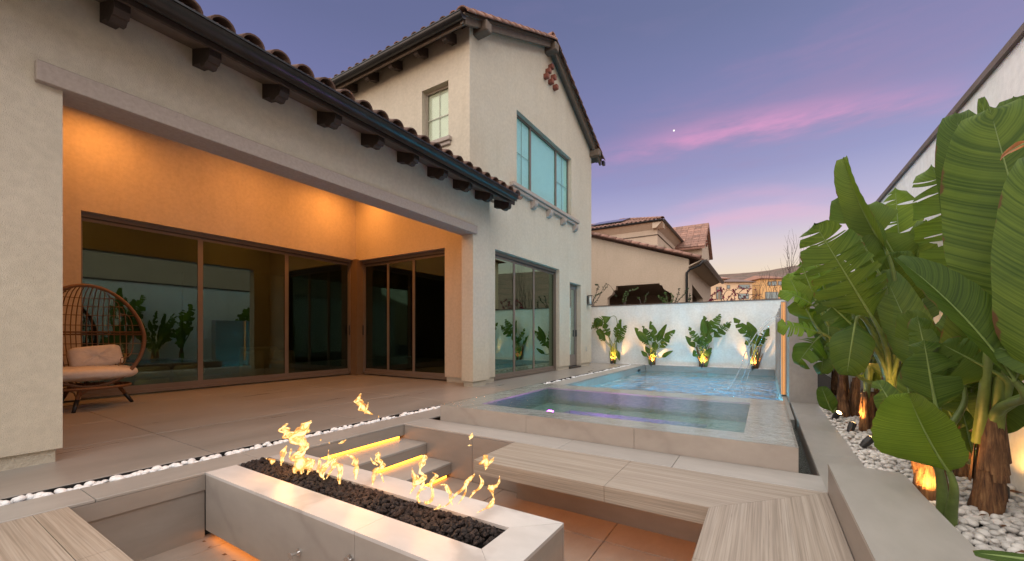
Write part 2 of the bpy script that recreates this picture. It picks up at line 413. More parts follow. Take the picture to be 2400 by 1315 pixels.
# distant hill: one terrain sheet out to the ridge
def hash2(a, b): return (math.sin(a*12.9898+b*78.233)*43758.5453) % 1.0
def vnoise(x, y):
    xi, yi = math.floor(x), math.floor(y); xf, yf = x-xi, y-yi
    s_ = lambda q: q*q*(3-2*q)
    a = hash2(xi, yi); b = hash2(xi+1, yi); c = hash2(xi, yi+1); d = hash2(xi+1, yi+1)
    return (a*(1-s_(xf))+b*s_(xf))*(1-s_(yf))+(c*(1-s_(xf))+d*s_(xf))*s_(yf)
ridge = [(-60, 30), (-30, 40), (-10, 43.5), (0, 44.2), (3, 45.5), (5, 47), (9, 50), (20, 54), (60, 40)]
def rz(azd):
    for (a, b), (c, d) in zip(ridge, ridge[1:]):
        if azd <= c: k = max(0, (azd-a)/(c-a)); return b+(d-b)*k
    return ridge[-1][1]
def hillp(i, j):
    azd = -60+120*i; k = j; d = 45+330*k
    h = -1.5+(rz(azd)+1.5)*min(1, (k*1.2)) ** 1.05 if k < .84 else rz(azd)+1.5-(k-.84)*160
    n = (vnoise(azd*.35, k*5)-.5)*4+(vnoise(azd*3, k*30+7)-.5)*1.0
    h += n*min(1, k*1.4)*(1 if k < .8 else .25)
    a = R(azd); return (d*math.sin(a), d*math.cos(a), h)
hm, t, b, o_ = newmat('dry scrub hillside'); v = coords(t)
c = tramp(t, tnoise(t, v, .02, 6, .6), [(.3, (.115, .068, .052)), (.7, (.145, .09, .066))])
c = tmix(t, tramp(t, tnoise(t, v, .11, 6, .7), [(.47, (0, 0, 0)), (.56, (1, 1, 1))]), c, (.085, .062, .042))
t.links.new(c, b.inputs['Base Color']); b.inputs['Roughness'].default_value = 1
tbump(t, b, tnoise(t, v, .3, 5), .8, 2.0)
MB().grid(hillp, 220, 60).build('hill', hm, smooth=True, kind='structure')
moon = MB().lathe([(.001, -4.2), (2.2, -3.6), (3.6, -2.1), (4.2, 0), (3.6, 2.1), (2.2, 3.6), (.001, 4.2)], (0, 0, 0), 16).build('moon', emis('moonlight', (1, .97, .9), 1.1), smooth=True)
moon.location = ray(1579.5, 306).normalized()*1900+Vector((0, 0, CH)); moon.scale = (.8, .8, .8)
tag(moon, 'small bright moon at the left end of the pink cloud', 'moon')

# ---- paved terrace tiles (each slab its own object)
def tilemesh(w, d, h, mat, name='tile', b=.003):
    return MB().cbox(-w/2, w/2, -d/2, d/2, -h, 0, b).mesh(name, mat)
tcache = {}
def lay(parent, x0, x1, y0, y1, z, mat, name='tile', gap=.006, th=.02):
    key = (round(x1-x0-gap, 4), round(y1-y0-gap, 4), mat.name, th)
    if key not in tcache: tcache[key] = tilemesh(key[0], key[1], th, mat, name)
    o = bpy.data.objects.new(name, tcache[key]); COL.objects.link(o); o.parent = parent
    o.location = Vector(((x0+x1)/2, (y0+y1)/2, z+random.uniform(-.0006, .0006)))-chain_off(parent)
    return o
pf = MB().box(-9.6, -4.16, -3.0, 14.75, -.10, -.021).build('patio_floor', GROUT, kind='structure')
yl = [-3.0, -1.4, .03, 1.67, 3.3, 4.93, 6.56, 8.19, 9.82, 11.45, 13.08, 14.74]
xl = [-9.5, -8.2, -6.85, -5.5, -4.156]
for i in range(len(xl)-1):
    for j in range(len(yl)-1):
        if yl[j] > 6.9 and xl[i+1] < -5.4: continue
        lay(pf, xl[i], xl[i+1], yl[j], yl[j+1], 0, TILE)
# pebble trough beside it
MB().box(-4.155, -3.985, -3.0, 14.74, -.11, -.07).box(-4.157, -4.150, -3, 14.74, -.07, -.004).build('pebble_trough', BLACK, kind='structure')
# pebble maker
def pebble(mb, c, r, sq, rot, seed, n=8, mi=0):
    rnd = random.Random(seed); vs_ = []; rings = [-.85, -.35, .25, .8]
    for zz in rings:
        rr = math.sqrt(max(.05, 1-zz*zz))
        for k in range(n):
            a = 2*math.pi*k/n; q = rr*(1+rnd.uniform(-.07, .07))
            x, y = q*math.cos(a)*r, q*math.sin(a)*r*sq[0]
            vs_.append((x, y, zz*r*sq[1]))
    vs_.append((0, 0, -r*sq[1])); vs_.append((0, 0, r*sq[1]))
    M3 = Matrix.Rotation(rot[2], 3, 'Z') @ Matrix.Rotation(rot[0], 3, 'X')
    vs_ = [M3 @ Vector(p)+Vector(c) for p in vs_]
    f = [(i*n+k, i*n+(k+1) % n, (i+1)*n+(k+1) % n, (i+1)*n+k) for i in range(3) for k in range(n)]
    f += [(4*n, (k+1) % n, k) for k in range(n)]+[(4*n+1, 3*n+k, 3*n+(k+1) % n) for k in range(n)]
    mb.add(vs_, f, mi)
def pebfield(root, spots, mat, nmax, name='pebble'):
    """spots: (x,y,z,r). the nearest nmax become objects sharing meshes, the rest one mesh."""
    protos = []
    for k in range(7):
        m = MB(); rnd = random.Random(k+50); pebble(m, (0, 0, 0), 1.0, (rnd.uniform(.66, .92), rnd.uniform(.52, .74)), (0, 0, 0), k)
        protos.append(m.mesh(name, mat, True))
    spots.sort(key=lambda p: ((p[0])**2+p[1]**2)/(p[3]**2))
    off = chain_off(root)
    for i, (x, y, z, r) in enumerate(spots[:nmax]):
        o = bpy.data.objects.new(name, protos[i % 7]); COL.objects.link(o); o.parent = root
        o.location = Vector((x, y, z))-off; o.scale = (r,)*3; o.rotation_euler = (random.uniform(-.35, .35), random.uniform(-.35, .35), random.uniform(0, 6.28))
    if spots[nmax:]:
        mb = MB()
        for i, (x, y, z, r) in enumerate(spots[nmax:]):
            pebble(mb, (x, y, z), r, (random.uniform(.62, .9), random.uniform(.45, .62)), (random.uniform(-.35, .35), 0, random.uniform(0, 6.28)), i, 7)
        mb.build('loose_'+name+'s', mat, root, smooth=True, kind='stuff', fixn=False)
# white pebble strip
ps = empty('pebble_strip', (-4.07, 1, -.07), kind='structure')
sp_ = []
y = -1.2
while y < 14.7:
    for k in range(2 if y < 8 else 1):
        r = random.uniform(.024, .044)
        sp_.append((random.uniform(-4.115, -4.01)+ (0.01 if k else 0), y+random.uniform(-.02, .02), -.016+random.uniform(-.008, .012)-r*.15, r))
    y += random.uniform(.036, .062)
for k in range(60):
    yy = random.uniform(.2, 5); sp_.append((random.uniform(-4.06, -4.0), yy, -.004, random.uniform(.024, .036)))
pebfield(ps, sp_, PEBW, 300)

# ---- long coping beside pit and pool (x -3.985 .. -3.63)
gc = MB().box(-3.984, -3.642, -3.0, 14.74, -.13, -.021).build('coping_strip', GROUT, kind='structure')
for a, b_ in zip([-3.0, -1.2, -.2, .8, 1.8, 2.8, 3.785, 4.8, 5.8, 6.8, 7.8, 8.8, 9.8, 10.8, 11.8, 12.8], [-1.2, -.2, .8, 1.8, 2.8, 3.785, 4.8, 5.8, 6.8, 7.8, 8.8, 9.8, 10.8, 11.8, 12.8, 14.74]):
    lay(gc, -3.986, -3.632 if a < 3.7 else -3.60, a, b_, 0, COPE, gap=.003)
# fascia of coping over the pit wall
pw = empty('pit_wall', (-3.64, .5, -.5), 'stone faced left wall of the sunken fire pit under the coping', 'retaining wall')
MB().box(-3.66, -3.631, -3, 1.4, -.133, -.021).build('fascia', PITW, pw)
MB().box(-3.78, -3.645, -3, 1.4, -.5, -.1335).build('recessed_face', PITW, pw)
MB().box(-3.66, -3.631, 2.085, 3.414, -.135, -.021).build('fascia', PITW, pw)
MB().box(-3.78, -3.70, 2.085, 3.414, -.5, -.021).build('recessed_face', PITW, pw)
# wall between pit and spa
dw = empty('dividing_wall', (-1.6, 3.6, -.5), 'long grey tiled wall between the sunken seating and the raised spa', 'retaining wall')
MB().box(-3.70, .36, 3.425, 3.775, -.6, -.021).build('core', PITW, dw)
xs = [-3.63, -2.62, -1.627, -.629, .36]
for a, b_ in zip(xs, xs[1:]): lay(dw, a, b_, 3.415, 3.785, 0, COPEX, 'coping_tile', .003)
for a, b_ in zip([-3.63, -2.62, -1.627, -.629], [-2.62, -1.627, -.629, .36]):
    MB().cbox(a+.0015, b_-.0015, 3.417, 3.426, -.5, -.0215, .002).build('face_tile', PITW, dw)
# pit floor
fl = MB().box(-3.7, .36, -3.0, 3.42, -.6, -.521).build('pit_floor', GROUT, kind='structure')
yj = [-3, -1.83, -.63, .57, 1.77, 2.96, 3.416]
for i, (a, b_) in enumerate(zip([-3.69, -3.42, -2.23, -1.03, .17], [-3.42, -2.23, -1.03, .17, .36])):
    for j in range(6): lay(fl, a, b_, yj[j], yj[j+1], -.5, FLOORP)
# steps down to the pit
st = empty('steps', (-3.26, 2.75, -.5), 'two stone steps with amber lit nosings leading down into the pit', 'steps')
for (xa, xb, zt) in ((-3.655, -3.262, -.172), (-3.262, -2.903, -.335)):
    for ya, yb in ((2.087, 2.75), (2.75, 3.413)):
        MB().cbox(xa-.04, xb, ya+.001, yb-.001, zt-.022, zt, .002).build('tread', COPE, st)
    MB().cbox(xb-.030, xb-.002, 2.088, 3.412, zt-.125, zt-.0225, .002).build('riser', PITW, st)
    MB().box(xa-.04, xb-.05, 2.088, 3.412, -.5, zt-.0225).build('core', PITW, st)
for k, (xa, zt) in enumerate(((-3.631, -.172), (-3.262, -.335), (-2.903, -.5))):
    MB().box(xa-.045, xa-.030, 2.12, 3.37, zt+.006, zt+.026).build('led_strip', LED, st)

# ---- benches
def bench(name, label, top_poly, z, th, mat, joints=None):
    r = empty(name, (top_poly[0][0], top_poly[0][1], z-.12), label, 'bench')
    return r
b2 = empty('bench', (-.9, 3.08, -.5), 'long wood look tile bench floating in front of the spa wall', 'bench')
MB().prism([(-2.087, 2.745), (-.9535, 2.745), (-.9535, 3.4135), (-2.087, 3.4135)], -.024, -.003, 'z').build('seat_tile', WOODX, b2)
MB().prism([(-.9505, 2.745), (-.292, 2.745), (.352, 3.4135), (-.9505, 3.4135)], -.024, -.003, 'z').build('seat_tile', WOODX, b2)
MB().prism([(-2.087, 2.747), (-.9535, 2.747), (-.9535, 2.77), (-2.087, 2.77)], -.115, -.0245, 'z').build('apron_tile', WOODX, b2)
MB().prism([(-.9505, 2.747), (-.293, 2.747), (-.28, 2.77), (-.9505, 2.77)], -.115, -.0245, 'z').build('apron_tile', WOODX, b2)
MB().box(-2.085, -.4, 2.772, 3.412, -.108, -.0245).build('core', PITW, b2)
MB().box(-2.087, -2.07, 2.772, 3.412, -.115, -.0245).build('end_tile', WOODX, b2)
MB().box(-2.0, .3, 3.30, 3.41, -.5, -.109).build('support', PITW, b2)
MB().box(-1.95, -.1, 3.22, 3.235, -.122, -.1095).build('led_strip', LEDS, b2)
b3 = empty('bench', (.03, 1.2, -.5), 'wide wood look tile bench running toward the camera beside the raised planter wall', 'bench')
MB().prism([(-.290, 2.742), (.354, 3.4105), (.354, 2.082), (-.290, 2.082)], -.024, -.002, 'z').build('seat_tile', WOODY, b3)
MB().prism([(-.290, 2.079), (.354, 2.079), (.354, .9), (-.290, .9)], -.024, -.002, 'z').build('seat_tile', WOODY, b3)
MB().prism([(-.290, .897), (.354, .897), (.354, -.3), (-.290, -.3)], -.024, -.002, 'z').build('seat_tile', WOODY, b3)
MB().box(-.289, -.27, -.3, 2.738, -.115, -.0245).build('apron_tile', WOODY, b3)
MB().box(-.268, .35, -.3, 2.70, -.108, -.0245).build('core', PITW, b3)
MB().box(.25, .35, -.3, 3.2, -.5, -.109).build('support', PITW, b3)
MB().box(.16, .175, -.2, 2.6, -.122, -.1095).build('led_strip', LEDS, b3)
b1 = empty('bench', (-2.7, 0, -.5), 'wood look tile bench in the near left corner of the pit', 'bench')
MB().box(-3.629, -2.7315, .5365, .678, -.024, -.003).build('seat_tile', WOODX, b1)
MB().box(-3.629, -2.7315, -.6, .5335, -.024, -.003).build('seat_tile', WOODX, b1)
MB().box(-2.7285, -1.3, .5365, .678, -.024, -.003).build('seat_tile', WOODX, b1)
MB().box(-2.7285, -1.3, -.6, .5335, -.024, -.003).build('seat_tile', WOODX, b1)
MB().box(-3.629, -1.3, .655, .676, -.115, -.0245).build('apron_tile', WOODX, b1)
MB().box(-3.629, -1.32, -.6, .653, -.108, -.0245).build('core', PITW, b1)

# ---- fire pit
fp = empty('fire_pit', (-2.3, 1.74, -.5), 'long rectangular fire pit clad in pale veined marble with black lava rock', 'fire pit')
X0, X1, Y0, Y1, YA, YB, XI = -3.631, -.953, 1.402, 2.083, 1.615, 1.872, -1.182
MB().prism([(X0, Y0), (-1.866, Y0), (-1.866, YA), (X0, YA)], -.02, 0, 'z').build('top_slab', MARBLE, fp)
MB().prism([(-1.864, Y0), (X1, Y0), (XI, YA), (-1.864, YA)], -.02, 0, 'z').build('top_slab', MARBLE, fp)
MB().prism([(X1-.0005, Y0+.002), (X1-.0005, Y1-.002), (XI, YB), (XI, YA+.002)], -.02, 0, 'z').build('top_slab', MARBLE, fp)
MB().prism([(X0, YB), (-2.6, YB), (-2.6, Y1), (X0, Y1)], -.02, 0, 'z').build('top_slab', MARBLE, fp)
MB().prism([(-2.598, YB), (XI, YB+.001), (X1-.003, Y1), (-2.598, Y1)], -.02, 0, 'z').build('top_slab', MARBLE, fp)
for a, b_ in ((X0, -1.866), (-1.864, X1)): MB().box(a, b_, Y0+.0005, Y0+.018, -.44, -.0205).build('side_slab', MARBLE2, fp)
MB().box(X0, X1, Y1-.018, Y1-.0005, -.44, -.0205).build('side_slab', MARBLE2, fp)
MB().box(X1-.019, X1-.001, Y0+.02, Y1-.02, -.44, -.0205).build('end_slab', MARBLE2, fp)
MB().box(X0, XI+.01, YA-.012, YA, -.10, -.0205).box(X0, XI+.01, YB, YB+.012, -.10, -.0205).box(XI, XI+.012, YA, YB, -.10, -.0205).box(X0, XI, YA, YB, -.12, -.10).box(X0-.004, X0, YA-.01, YB+.01, -.10, -.022).build('burner_tray', BLACK, fp)
MB().box(X0+.05, X1-.06, Y0+.06, Y1-.06, -.5, -.125).build('core', PITW, fp)
MB().box(X0+.03, X1-.1, Y0+.035, Y0+.05, -.452, -.441).build('led_strip', LED, fp)
def knob(x, z, r=.024, L_=.05):
    m = MB(); m.tube([(x, Y0, z), (x, Y0-.006, z)], r*.95, 20); m.tube([(x, Y0-.006, z), (x, Y0-L_, z)], .008, 12); m.tube([(x, Y0-L_, z), (x, Y0-L_-.007, z)], r*.85, 20)
    return autosmooth(m.build('valve_key', CHROME, fp), 40)
k1 = py(701, 1294, Y0); knob(k1.x, k1.z); k2 = py(822, 1312, Y0); knob(k2.x, k2.z, .03, .02)
# lava rocks
def rockmesh(seed):
    rnd = random.Random(seed); bm = bmesh.new(); bmesh.ops.create_icosphere(bm, subdivisions=2, radius=1)
    dirs = [Vector((rnd.uniform(-1, 1), rnd.uniform(-1, 1), rnd.uniform(-1, 1))).normalized() for _ in range(11)]
    cut = [rnd.uniform(.45, .85) for _ in dirs]
    for v_ in bm.verts:
        n_ = v_.co.normalized(); k = 1.25
        for d, c_ in zip(dirs, cut):
            dd = n_.dot(d)
            if dd > .3: k = min(k, c_/dd)
        v_.co = n_*k*(1+rnd.uniform(-.14, .14))
    me = bpy.data.meshes.new('lava_rock'); bm.to_mesh(me); bm.free(); me.materials.append(LAVA); return me
rocks = [rockmesh(s_) for s_ in range(8)]
cnt = 0; spots = []
for k in range(1500):
    x = random.uniform(X0+.02, XI-.02); yy = random.uniform(YA+.012, YB-.012)
    e = min(1, (yy-YA)/.05, (YB-yy)/.05, (XI-x)/.05)
    spots.append((x, yy, -.045+.032*e+random.uniform(-.012, .018), random.uniform(.009, .024)))
spots.sort(key=lambda p: (p[0]**2+p[1]**2)/(p[3]**2)*(1 if p[2] > -.03 else 3))
lo = chain_off(fp)
for i, (x, yy, z, r) in enumerate(spots[:300]):
    o = bpy.data.objects.new('lava_rock', rocks[i % 8]); COL.objects.link(o); o.parent = fp; o.location = Vector((x, yy, z))-lo
    o.scale = (r*random.uniform(.8, 1.2), r*random.uniform(.7, 1.1), r*random.uniform(.7, 1)); o.rotation_euler = [random.uniform(0, 6) for _ in range(3)]
mb = MB()
base = [([v_.co.copy() for v_ in m_.vertices], [tuple(p.vertices) for p in m_.polygons]) for m_ in rocks]
for i, (x, yy, z, r) in enumerate(spots[300:]):
    vs_, fs = base[i % 8]; M3 = Matrix.Rotation(random.uniform(0, 6), 3, 'Z') @ Matrix.Rotation(random.uniform(0, 6), 3, 'X')
    mb.add([M3 @ (q*r)+Vector((x, yy, z)) for q in vs_], fs)
mb.build('lava_rubble', LAVA, fp, kind='stuff', fixn=False)

# flames
fm, t, b, o_ = newmat('gas flame'); t.nodes.remove(b)
lw = tn(t, 'ShaderNodeLayerWeight'); lw.inputs[0].default_value = .5
em = tn(t, 'ShaderNodeEmission'); tr = tn(t, 'ShaderNodeBsdfTransparent')
nf = tnoise(t, coords(t, (1, 1, .45)), 24, 3, .55, 1.2)
ff_ = tn(t, 'ShaderNodeMath', operation='MULTIPLY_ADD'); t.links.new(nf, ff_.inputs[0]); ff_.inputs[1].default_value = -1.3; t.links.new(lw.outputs['Facing'], ff_.inputs[2])
fa = tn(t, 'ShaderNodeMath', operation='ADD', use_clamp=True); t.links.new(ff_.outputs[0], fa.inputs[0]); fa.inputs[1].default_value = .62
cc = tramp(t, fa.outputs[0], [(.03, (1.0, .78, .36)), (.28, (1.0, .50, .12)), (.75, (1.0, .25, .03))])
t.links.new(cc, em.inputs[0])
stn = tn(t, 'ShaderNodeMapRange'); t.links.new(fa.outputs[0], stn.inputs[0]); stn.inputs[1].default_value = 0; stn.inputs[2].default_value = .8; stn.inputs[3].default_value = 1.55; stn.inputs[4].default_value = .75
t.links.new(stn.outputs[0], em.inputs[1])
fc = tn(t, 'ShaderNodeMapRange', interpolation_type='SMOOTHSTEP'); t.links.new(fa.outputs[0], fc.inputs[0]); fc.inputs[1].default_value = .12; fc.inputs[2].default_value = .92; fc.inputs[3].default_value = .78; fc.inputs[4].default_value = 0
mx = tn(t, 'ShaderNodeMixShader'); t.links.new(fc.outputs[0], mx.inputs[0]); t.links.new(tr.outputs[0], mx.inputs[1]); t.links.new(em.outputs[0], mx.inputs[2])
t.links.new(mx.outputs[0], o_.inputs[0])
fire = empty('fire', (-2.4, 1.74, 0), 'row of ragged orange gas flames dancing over the black lava rock', 'fire')
strokes = [
 [(425,670,8),(405,630,22),(450,590,50),(440,540,44),(452,490,34),(470,440,36),(440,385,52),(450,340,40),(485,305,30),(510,285,18),(527,268,4)],
 [(420,400,30),(375,385,26),(345,350,30),(328,320,22),(352,290,5)],
 [(455,655,8),(470,600,30),(520,590,40),(538,560,16),(500,545,10)], [(500,660,6),(515,625,18),(535,600,12),(530,575,5)], [(450,680,4),(455,640,14),(430,600,14),(410,570,4)],
 [(308,595,6),(312,545,14),(330,490,20),(350,450,4)], [(205,600,10),(235,590,16),(238,560,14),(200,545,5)], [(370,540,3),(375,500,8),(380,470,2)],
 [(625,695,6),(598,655,20),(628,610,28),(655,570,20),(652,520,6),(657,480,2)], [(590,650,6),(575,630,10),(585,570,12),(590,545,3)],
 [(735,730,12),(738,660,16),(730,600,20),(700,575,24),(712,530,4)], [(640,690,4),(665,640,12),(690,600,16),(680,560,5)],
 [(850,700,8),(862,620,20),(850,560,20),(820,530,14),(788,517,5)],
 [(975,740,5),(985,680,22),(1000,630,24),(1050,610,20),(1040,580,20),(1020,560,20),(1020,515,18),(1018,500,6)], [(1010,590,8),(980,575,9),(962,538,3)], [(1060,720,3),(1045,680,7),(1030,650,5)],
 [(1248,802,4),(1275,760,14),(1300,720,26),(1330,700,34),(1345,670,18),(1322,640,8),(1335,590,16),(1352,545,22),(1357,520,8)],
 [(1272,740,12),(1285,690,26),(1272,640,8),(1264,612,2)], [(1318,865,14),(1305,810,10),(1325,770,12),(1350,730,14),(1342,690,8)],
 [(1360,865,14),(1400,855,18),(1412,790,10),(1405,740,14),(1425,690,20),(1440,665,12),(1415,648,3)], [(1330,775,8),(1350,768,10),(1370,768,3)],
 [(1560,885,5),(1543,835,10),(1542,790,18),(1520,750,16),(1500,735,10),(1470,738,4)], [(1548,850,8),(1590,800,14),(1640,760,18),(1675,710,24),(1700,680,16),(1722,655,4)],
 [(1600,880,3),(1640,820,8),(1660,770,8),(1655,720,3)], [(1685,835,6),(1720,790,14),(1760,755,16),(1772,710,12),(1757,665,3)],
 [(1740,940,3),(1790,915,8),(1840,885,26),(1862,840,10),(1850,800,8),(1845,765,28),(1885,740,16),(1900,700,6),(1904,672,2)],
 [(1425,918,4),(1460,900,12),(1465,880,4)], [(1480,900,3),(1510,890,6),(1540,860,8),(1535,820,3)],
 [(978,222,4),(930,200,20),(900,165,26),(872,130,24),(880,95,14),(890,68,3)], [(942,165,4),(943,150,4),(944,135,2)], [(1018,244,3),(1020,238,4),(1022,232,1)],
 [(730,435,5),(755,425,14),(782,408,4)], [(1684,405,4),(1695,385,14),(1706,355,3)], [(1673,450,3),(1686,448,6),(1700,447,2)], [(1800,628,3),(1805,600,26),(1800,560,40),(1795,530,20),(1790,520,4)], [(1815,590,10),(1840,565,16),(1865,535,3)], [(598,416,2),(598,410,6),(598,402,2)], [(660,436,2),(660,430,5),(660,424,2)],
]
rndf = random.Random(3)
for s_ in strokes:
    pts = []; rr = []
    y0 = 1.76+rndf.uniform(-.03, .03)
    # resample with a smooth curve
    P = [(560+a/3.117, 900+b_/3.117, w/3.117) for a, b_, w in s_]
    n = 5
    for i in range(len(P)-1):
        p0 = P[max(i-1, 0)]; p1 = P[i]; p2 = P[i+1]; p3 = P[min(i+2, len(P)-1)]
        for k in range(n if i < len(P)-2 else n+1):
            q = k/n; cu = [.5*((2*p1[j])+(-p0[j]+p2[j])*q+(2*p0[j]-5*p1[j]+4*p2[j]-p3[j])*q*q+(-p0[j]+3*p1[j]-3*p2[j]+p3[j])*q**3) for j in range(3)]
            w3 = py(cu[0], cu[1], y0+.012*math.sin(i*2.1+k*.7)); dpx = (w3-Vector((0, 0, CH))).length/FPX
            pts.append(w3); rr.append(max(.0016, .86*cu[2]*dpx*(1+rndf.uniform(-.18, .18))))
    m = MB(); m.tube(pts, [q*.78 for q in rr], 14, flat=1.0)
    for c_ in range(2):   # finer wisps twisting round the tongue
        ph = rndf.uniform(0, 6.28); i0 = rndf.randint(0, max(0, len(pts)//3)); sub = pts[i0:len(pts)-rndf.randint(0, 2)]; sr = rr[i0:i0+len(sub)]
        if len(sub) > 4: m.tube([p+Vector((math.cos(ph+i*.45), math.sin(ph+i*.45), .3*math.sin(ph+i*.6)))*q*1.15 for i, (p, q) in enumerate(zip(sub, sr))], [max(.0012, q*.30) for q in sr], 8)
    m.build('flame', fm, fire, smooth=True)
for k, (x, e) in enumerate(((-3.05, 5.5), (-2.2, 3.0), (-1.6, 2.4))):
    lamp('flame_light', 'POINT', (x, 1.74, .17), e, (1.0, .42, .12), .14)

# ================================================================== SPA and POOL
spa = empty('spa', (-1.6, 5.1, 0), 'raised rectangular marble tiled hot tub brimming with rippled water', 'spa')
SX0, SX1, SY0, SY1 = -3.40, .22, 3.79, 6.40; IX0, IX1, IY0, IY1 = -3.015, -.155, 4.115, 5.96; ZT = .190
xj = [SX0, -2.18, -1.028, SX1]
for a, b_ in zip(xj, xj[1:]):
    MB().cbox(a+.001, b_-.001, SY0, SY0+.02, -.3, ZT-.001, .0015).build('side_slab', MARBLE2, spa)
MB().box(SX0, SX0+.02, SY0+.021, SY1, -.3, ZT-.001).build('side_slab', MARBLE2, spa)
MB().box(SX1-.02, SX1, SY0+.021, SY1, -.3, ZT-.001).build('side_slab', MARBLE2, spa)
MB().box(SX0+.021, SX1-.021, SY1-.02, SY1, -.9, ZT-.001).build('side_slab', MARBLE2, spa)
for a, b_ in ((SX0+.021, -2.18), (-2.178, -1.028), (-1.026, SX1-.021)):
    MB().box(a, b_, SY0+.021, IY0, ZT-.02, ZT).build('rim_slab', MARBLE, spa)
    MB().box(a, b_, IY1, SY1-.021, ZT-.02, ZT).build('rim_slab', MARBLE, spa)
MB().box(SX0+.021, IX0, IY0+.001, IY1-.001, ZT-.02, ZT).build('rim_slab', MARBLE, spa)
MB().box(IX1, SX1-.021, IY0+.001, IY1-.001, ZT-.02, ZT).build('rim_slab', MARBLE, spa)
m = MB(); zf = -.36
m.box(IX0-.02, IX0, IY0-.02, IY1+.02, zf, ZT-.021).box(IX1, IX1+.02, IY0-.02, IY1+.02, zf, ZT-.021).box(IX0, IX1, IY0-.02, IY0, zf, ZT-.021).box(IX0, IX1, IY1, IY1+.02, zf, ZT-.021).box(IX0, IX1, IY0, IY1, zf-.05, zf)
m.build('basin', SPAT, spa)
m = MB(); m.box(IX0, -2.45, IY0, IY1, zf, -.06).box(-2.45, IX1, 5.55, IY1, zf, -.06).box(-.6, IX1, IY0, 5.55, zf, -.06).build('seat_ledge', SPAT, spa)
MB().lathe([(.05, 0), (.05, .012), (.035, .02)], (-2.63, 5.27, -.0595), 20).build('underwater_lamp', emis('violet lamp lens', (.75, .10, 1.0), 18), spa)
lamp('spa_light_and_fill', 'POINT', (-2.1, 4.9, -.17), 22, (.80, .16, 1.0), .05)
lamp('spa_light_and_fill', 'POINT', (-1.35, 4.95, -.15), 10, (.70, .20, 1.0), .05)
lamp('spa_light_and_fill', 'POINT', (-.9, 4.6, -.12), 5, (.6, 1.0, .9), .05)  # teal fill added under the water, no fixture there
WSPA = watermat('spa water', (.93, .975, .965), 7, 1.0, (1, 1.6, 1), .035, .07, 1.30)
WPOOL = watermat('pool water', (.22, .78, .92), 3.2, 1.0, (1, .8, 1), .22, 0, 1.13)
wm = MB(); wm.grid(lambda i, j: (SX0+(SX1-SX0)*i, SY0+(SY1-SY0)*j, ZT+.0035), 4, 4)
wm.build('spa_water', WSPA, kind='structure')
# narrow overflow channels
MB().box(-3.60, -3.40, 3.79, 6.40, -.32, -.30).box(.221, .345, 3.79, 7.7, -.32, -.30).build('overflow_channel', BLACKP, kind='structure')
gsp = []
for k in range(420):
    y_ = random.uniform(3.8, 7.6); gsp.append((random.uniform(.235, .325), y_, -.27+random.uniform(-.02, .05), random.uniform(.012, .022)))
bg = empty('black_gravel', (.28, 5, -.3), kind='structure')
pebfield(bg, gsp, BLACKP, 0, 'gravel_stone')
MB().box(.20, .3445, 3.79, 7.69, -.16, -.155).build('channel_water', watermat('channel water', (.55, .6, .55), 30, 1.0, (1, 1, 1), .02, .05), kind='structure')

pool = empty('pool', (-1.6, 10, -.9), 'rectangular swimming pool of rippled blue water behind the spa', 'swimming pool')
PX0, PX1, PY0, PY1 = -3.575, .255, 6.401, 14.70; WZ = -.20
m = MB(); m.box(PX0-.05, PX0, PY0, PY1, -1.2, -.36).box(PX1, PX1+.04, PY0, PY1, -1.2, -.36).box(PX0, PX1, PY1, PY1+.05, -1.2, -.36).box(PX0, PX1, PY0, PY1, -1.25, -1.2).box(PX0, PX1, PY0+.001, PY0+.02, -1.2, -.4)
m.build('basin', POOLP, pool)
MB().box(PX1+.004, .3285, 6.41, 14.3, -1.19, -.05).build('side_kerb', POOLT, pool)
MB().box(PX0, PX0+.45, PY0+.3, PY1-.01, -1.2, -.62).build('seat_ledge', POOLP, pool)
for k in range(8):
    a = 6.41+(14.7-6.41)*k/8; b_ = 6.41+(14.7-6.41)*(k+1)/8
    MB().box(PX0-.02, PX0-.002, a+.001, b_-.001, -.36, -.0215).build('waterline_tile', POOLT, pool)
for k in range(6):
    a = PX0+(PX1-PX0)*k/6; b_ = PX0+(PX1-PX0)*(k+1)/6
    MB().box(a+.001, b_-.001, PY1, PY1+.02, -.36, -.0215).build('waterline_tile', POOLT, pool)
    MB().cbox(a+.0015, b_-.0015, PY1-.004, PY1+.10, -.021, 0, .002).build('coping_tile', COPE, pool)
MB().box(-3.56, -3.555, 13.6, 13.9, -.17, -.09).build('skimmer_mouth', BLACK, pool)
wm = MB(); wm.grid(lambda i, j: (PX0-.002+(PX1+.002-PX0)*i, PY0+(PY1-PY0)*j, WZ+.012*math.sin(i*23+j*31)*0), 4, 8)
wm.build('pool_water', WPOOL, kind='structure')
for (x, y_) in ((-2.0, 8.2), (-.7, 8.6), (-2.6, 11.0), (-.8, 11.4), (-1.8, 13.4)):
    lamp('pool_light', 'POINT', (x, y_, -.62), 60, (.55, .90, 1.0), .12)

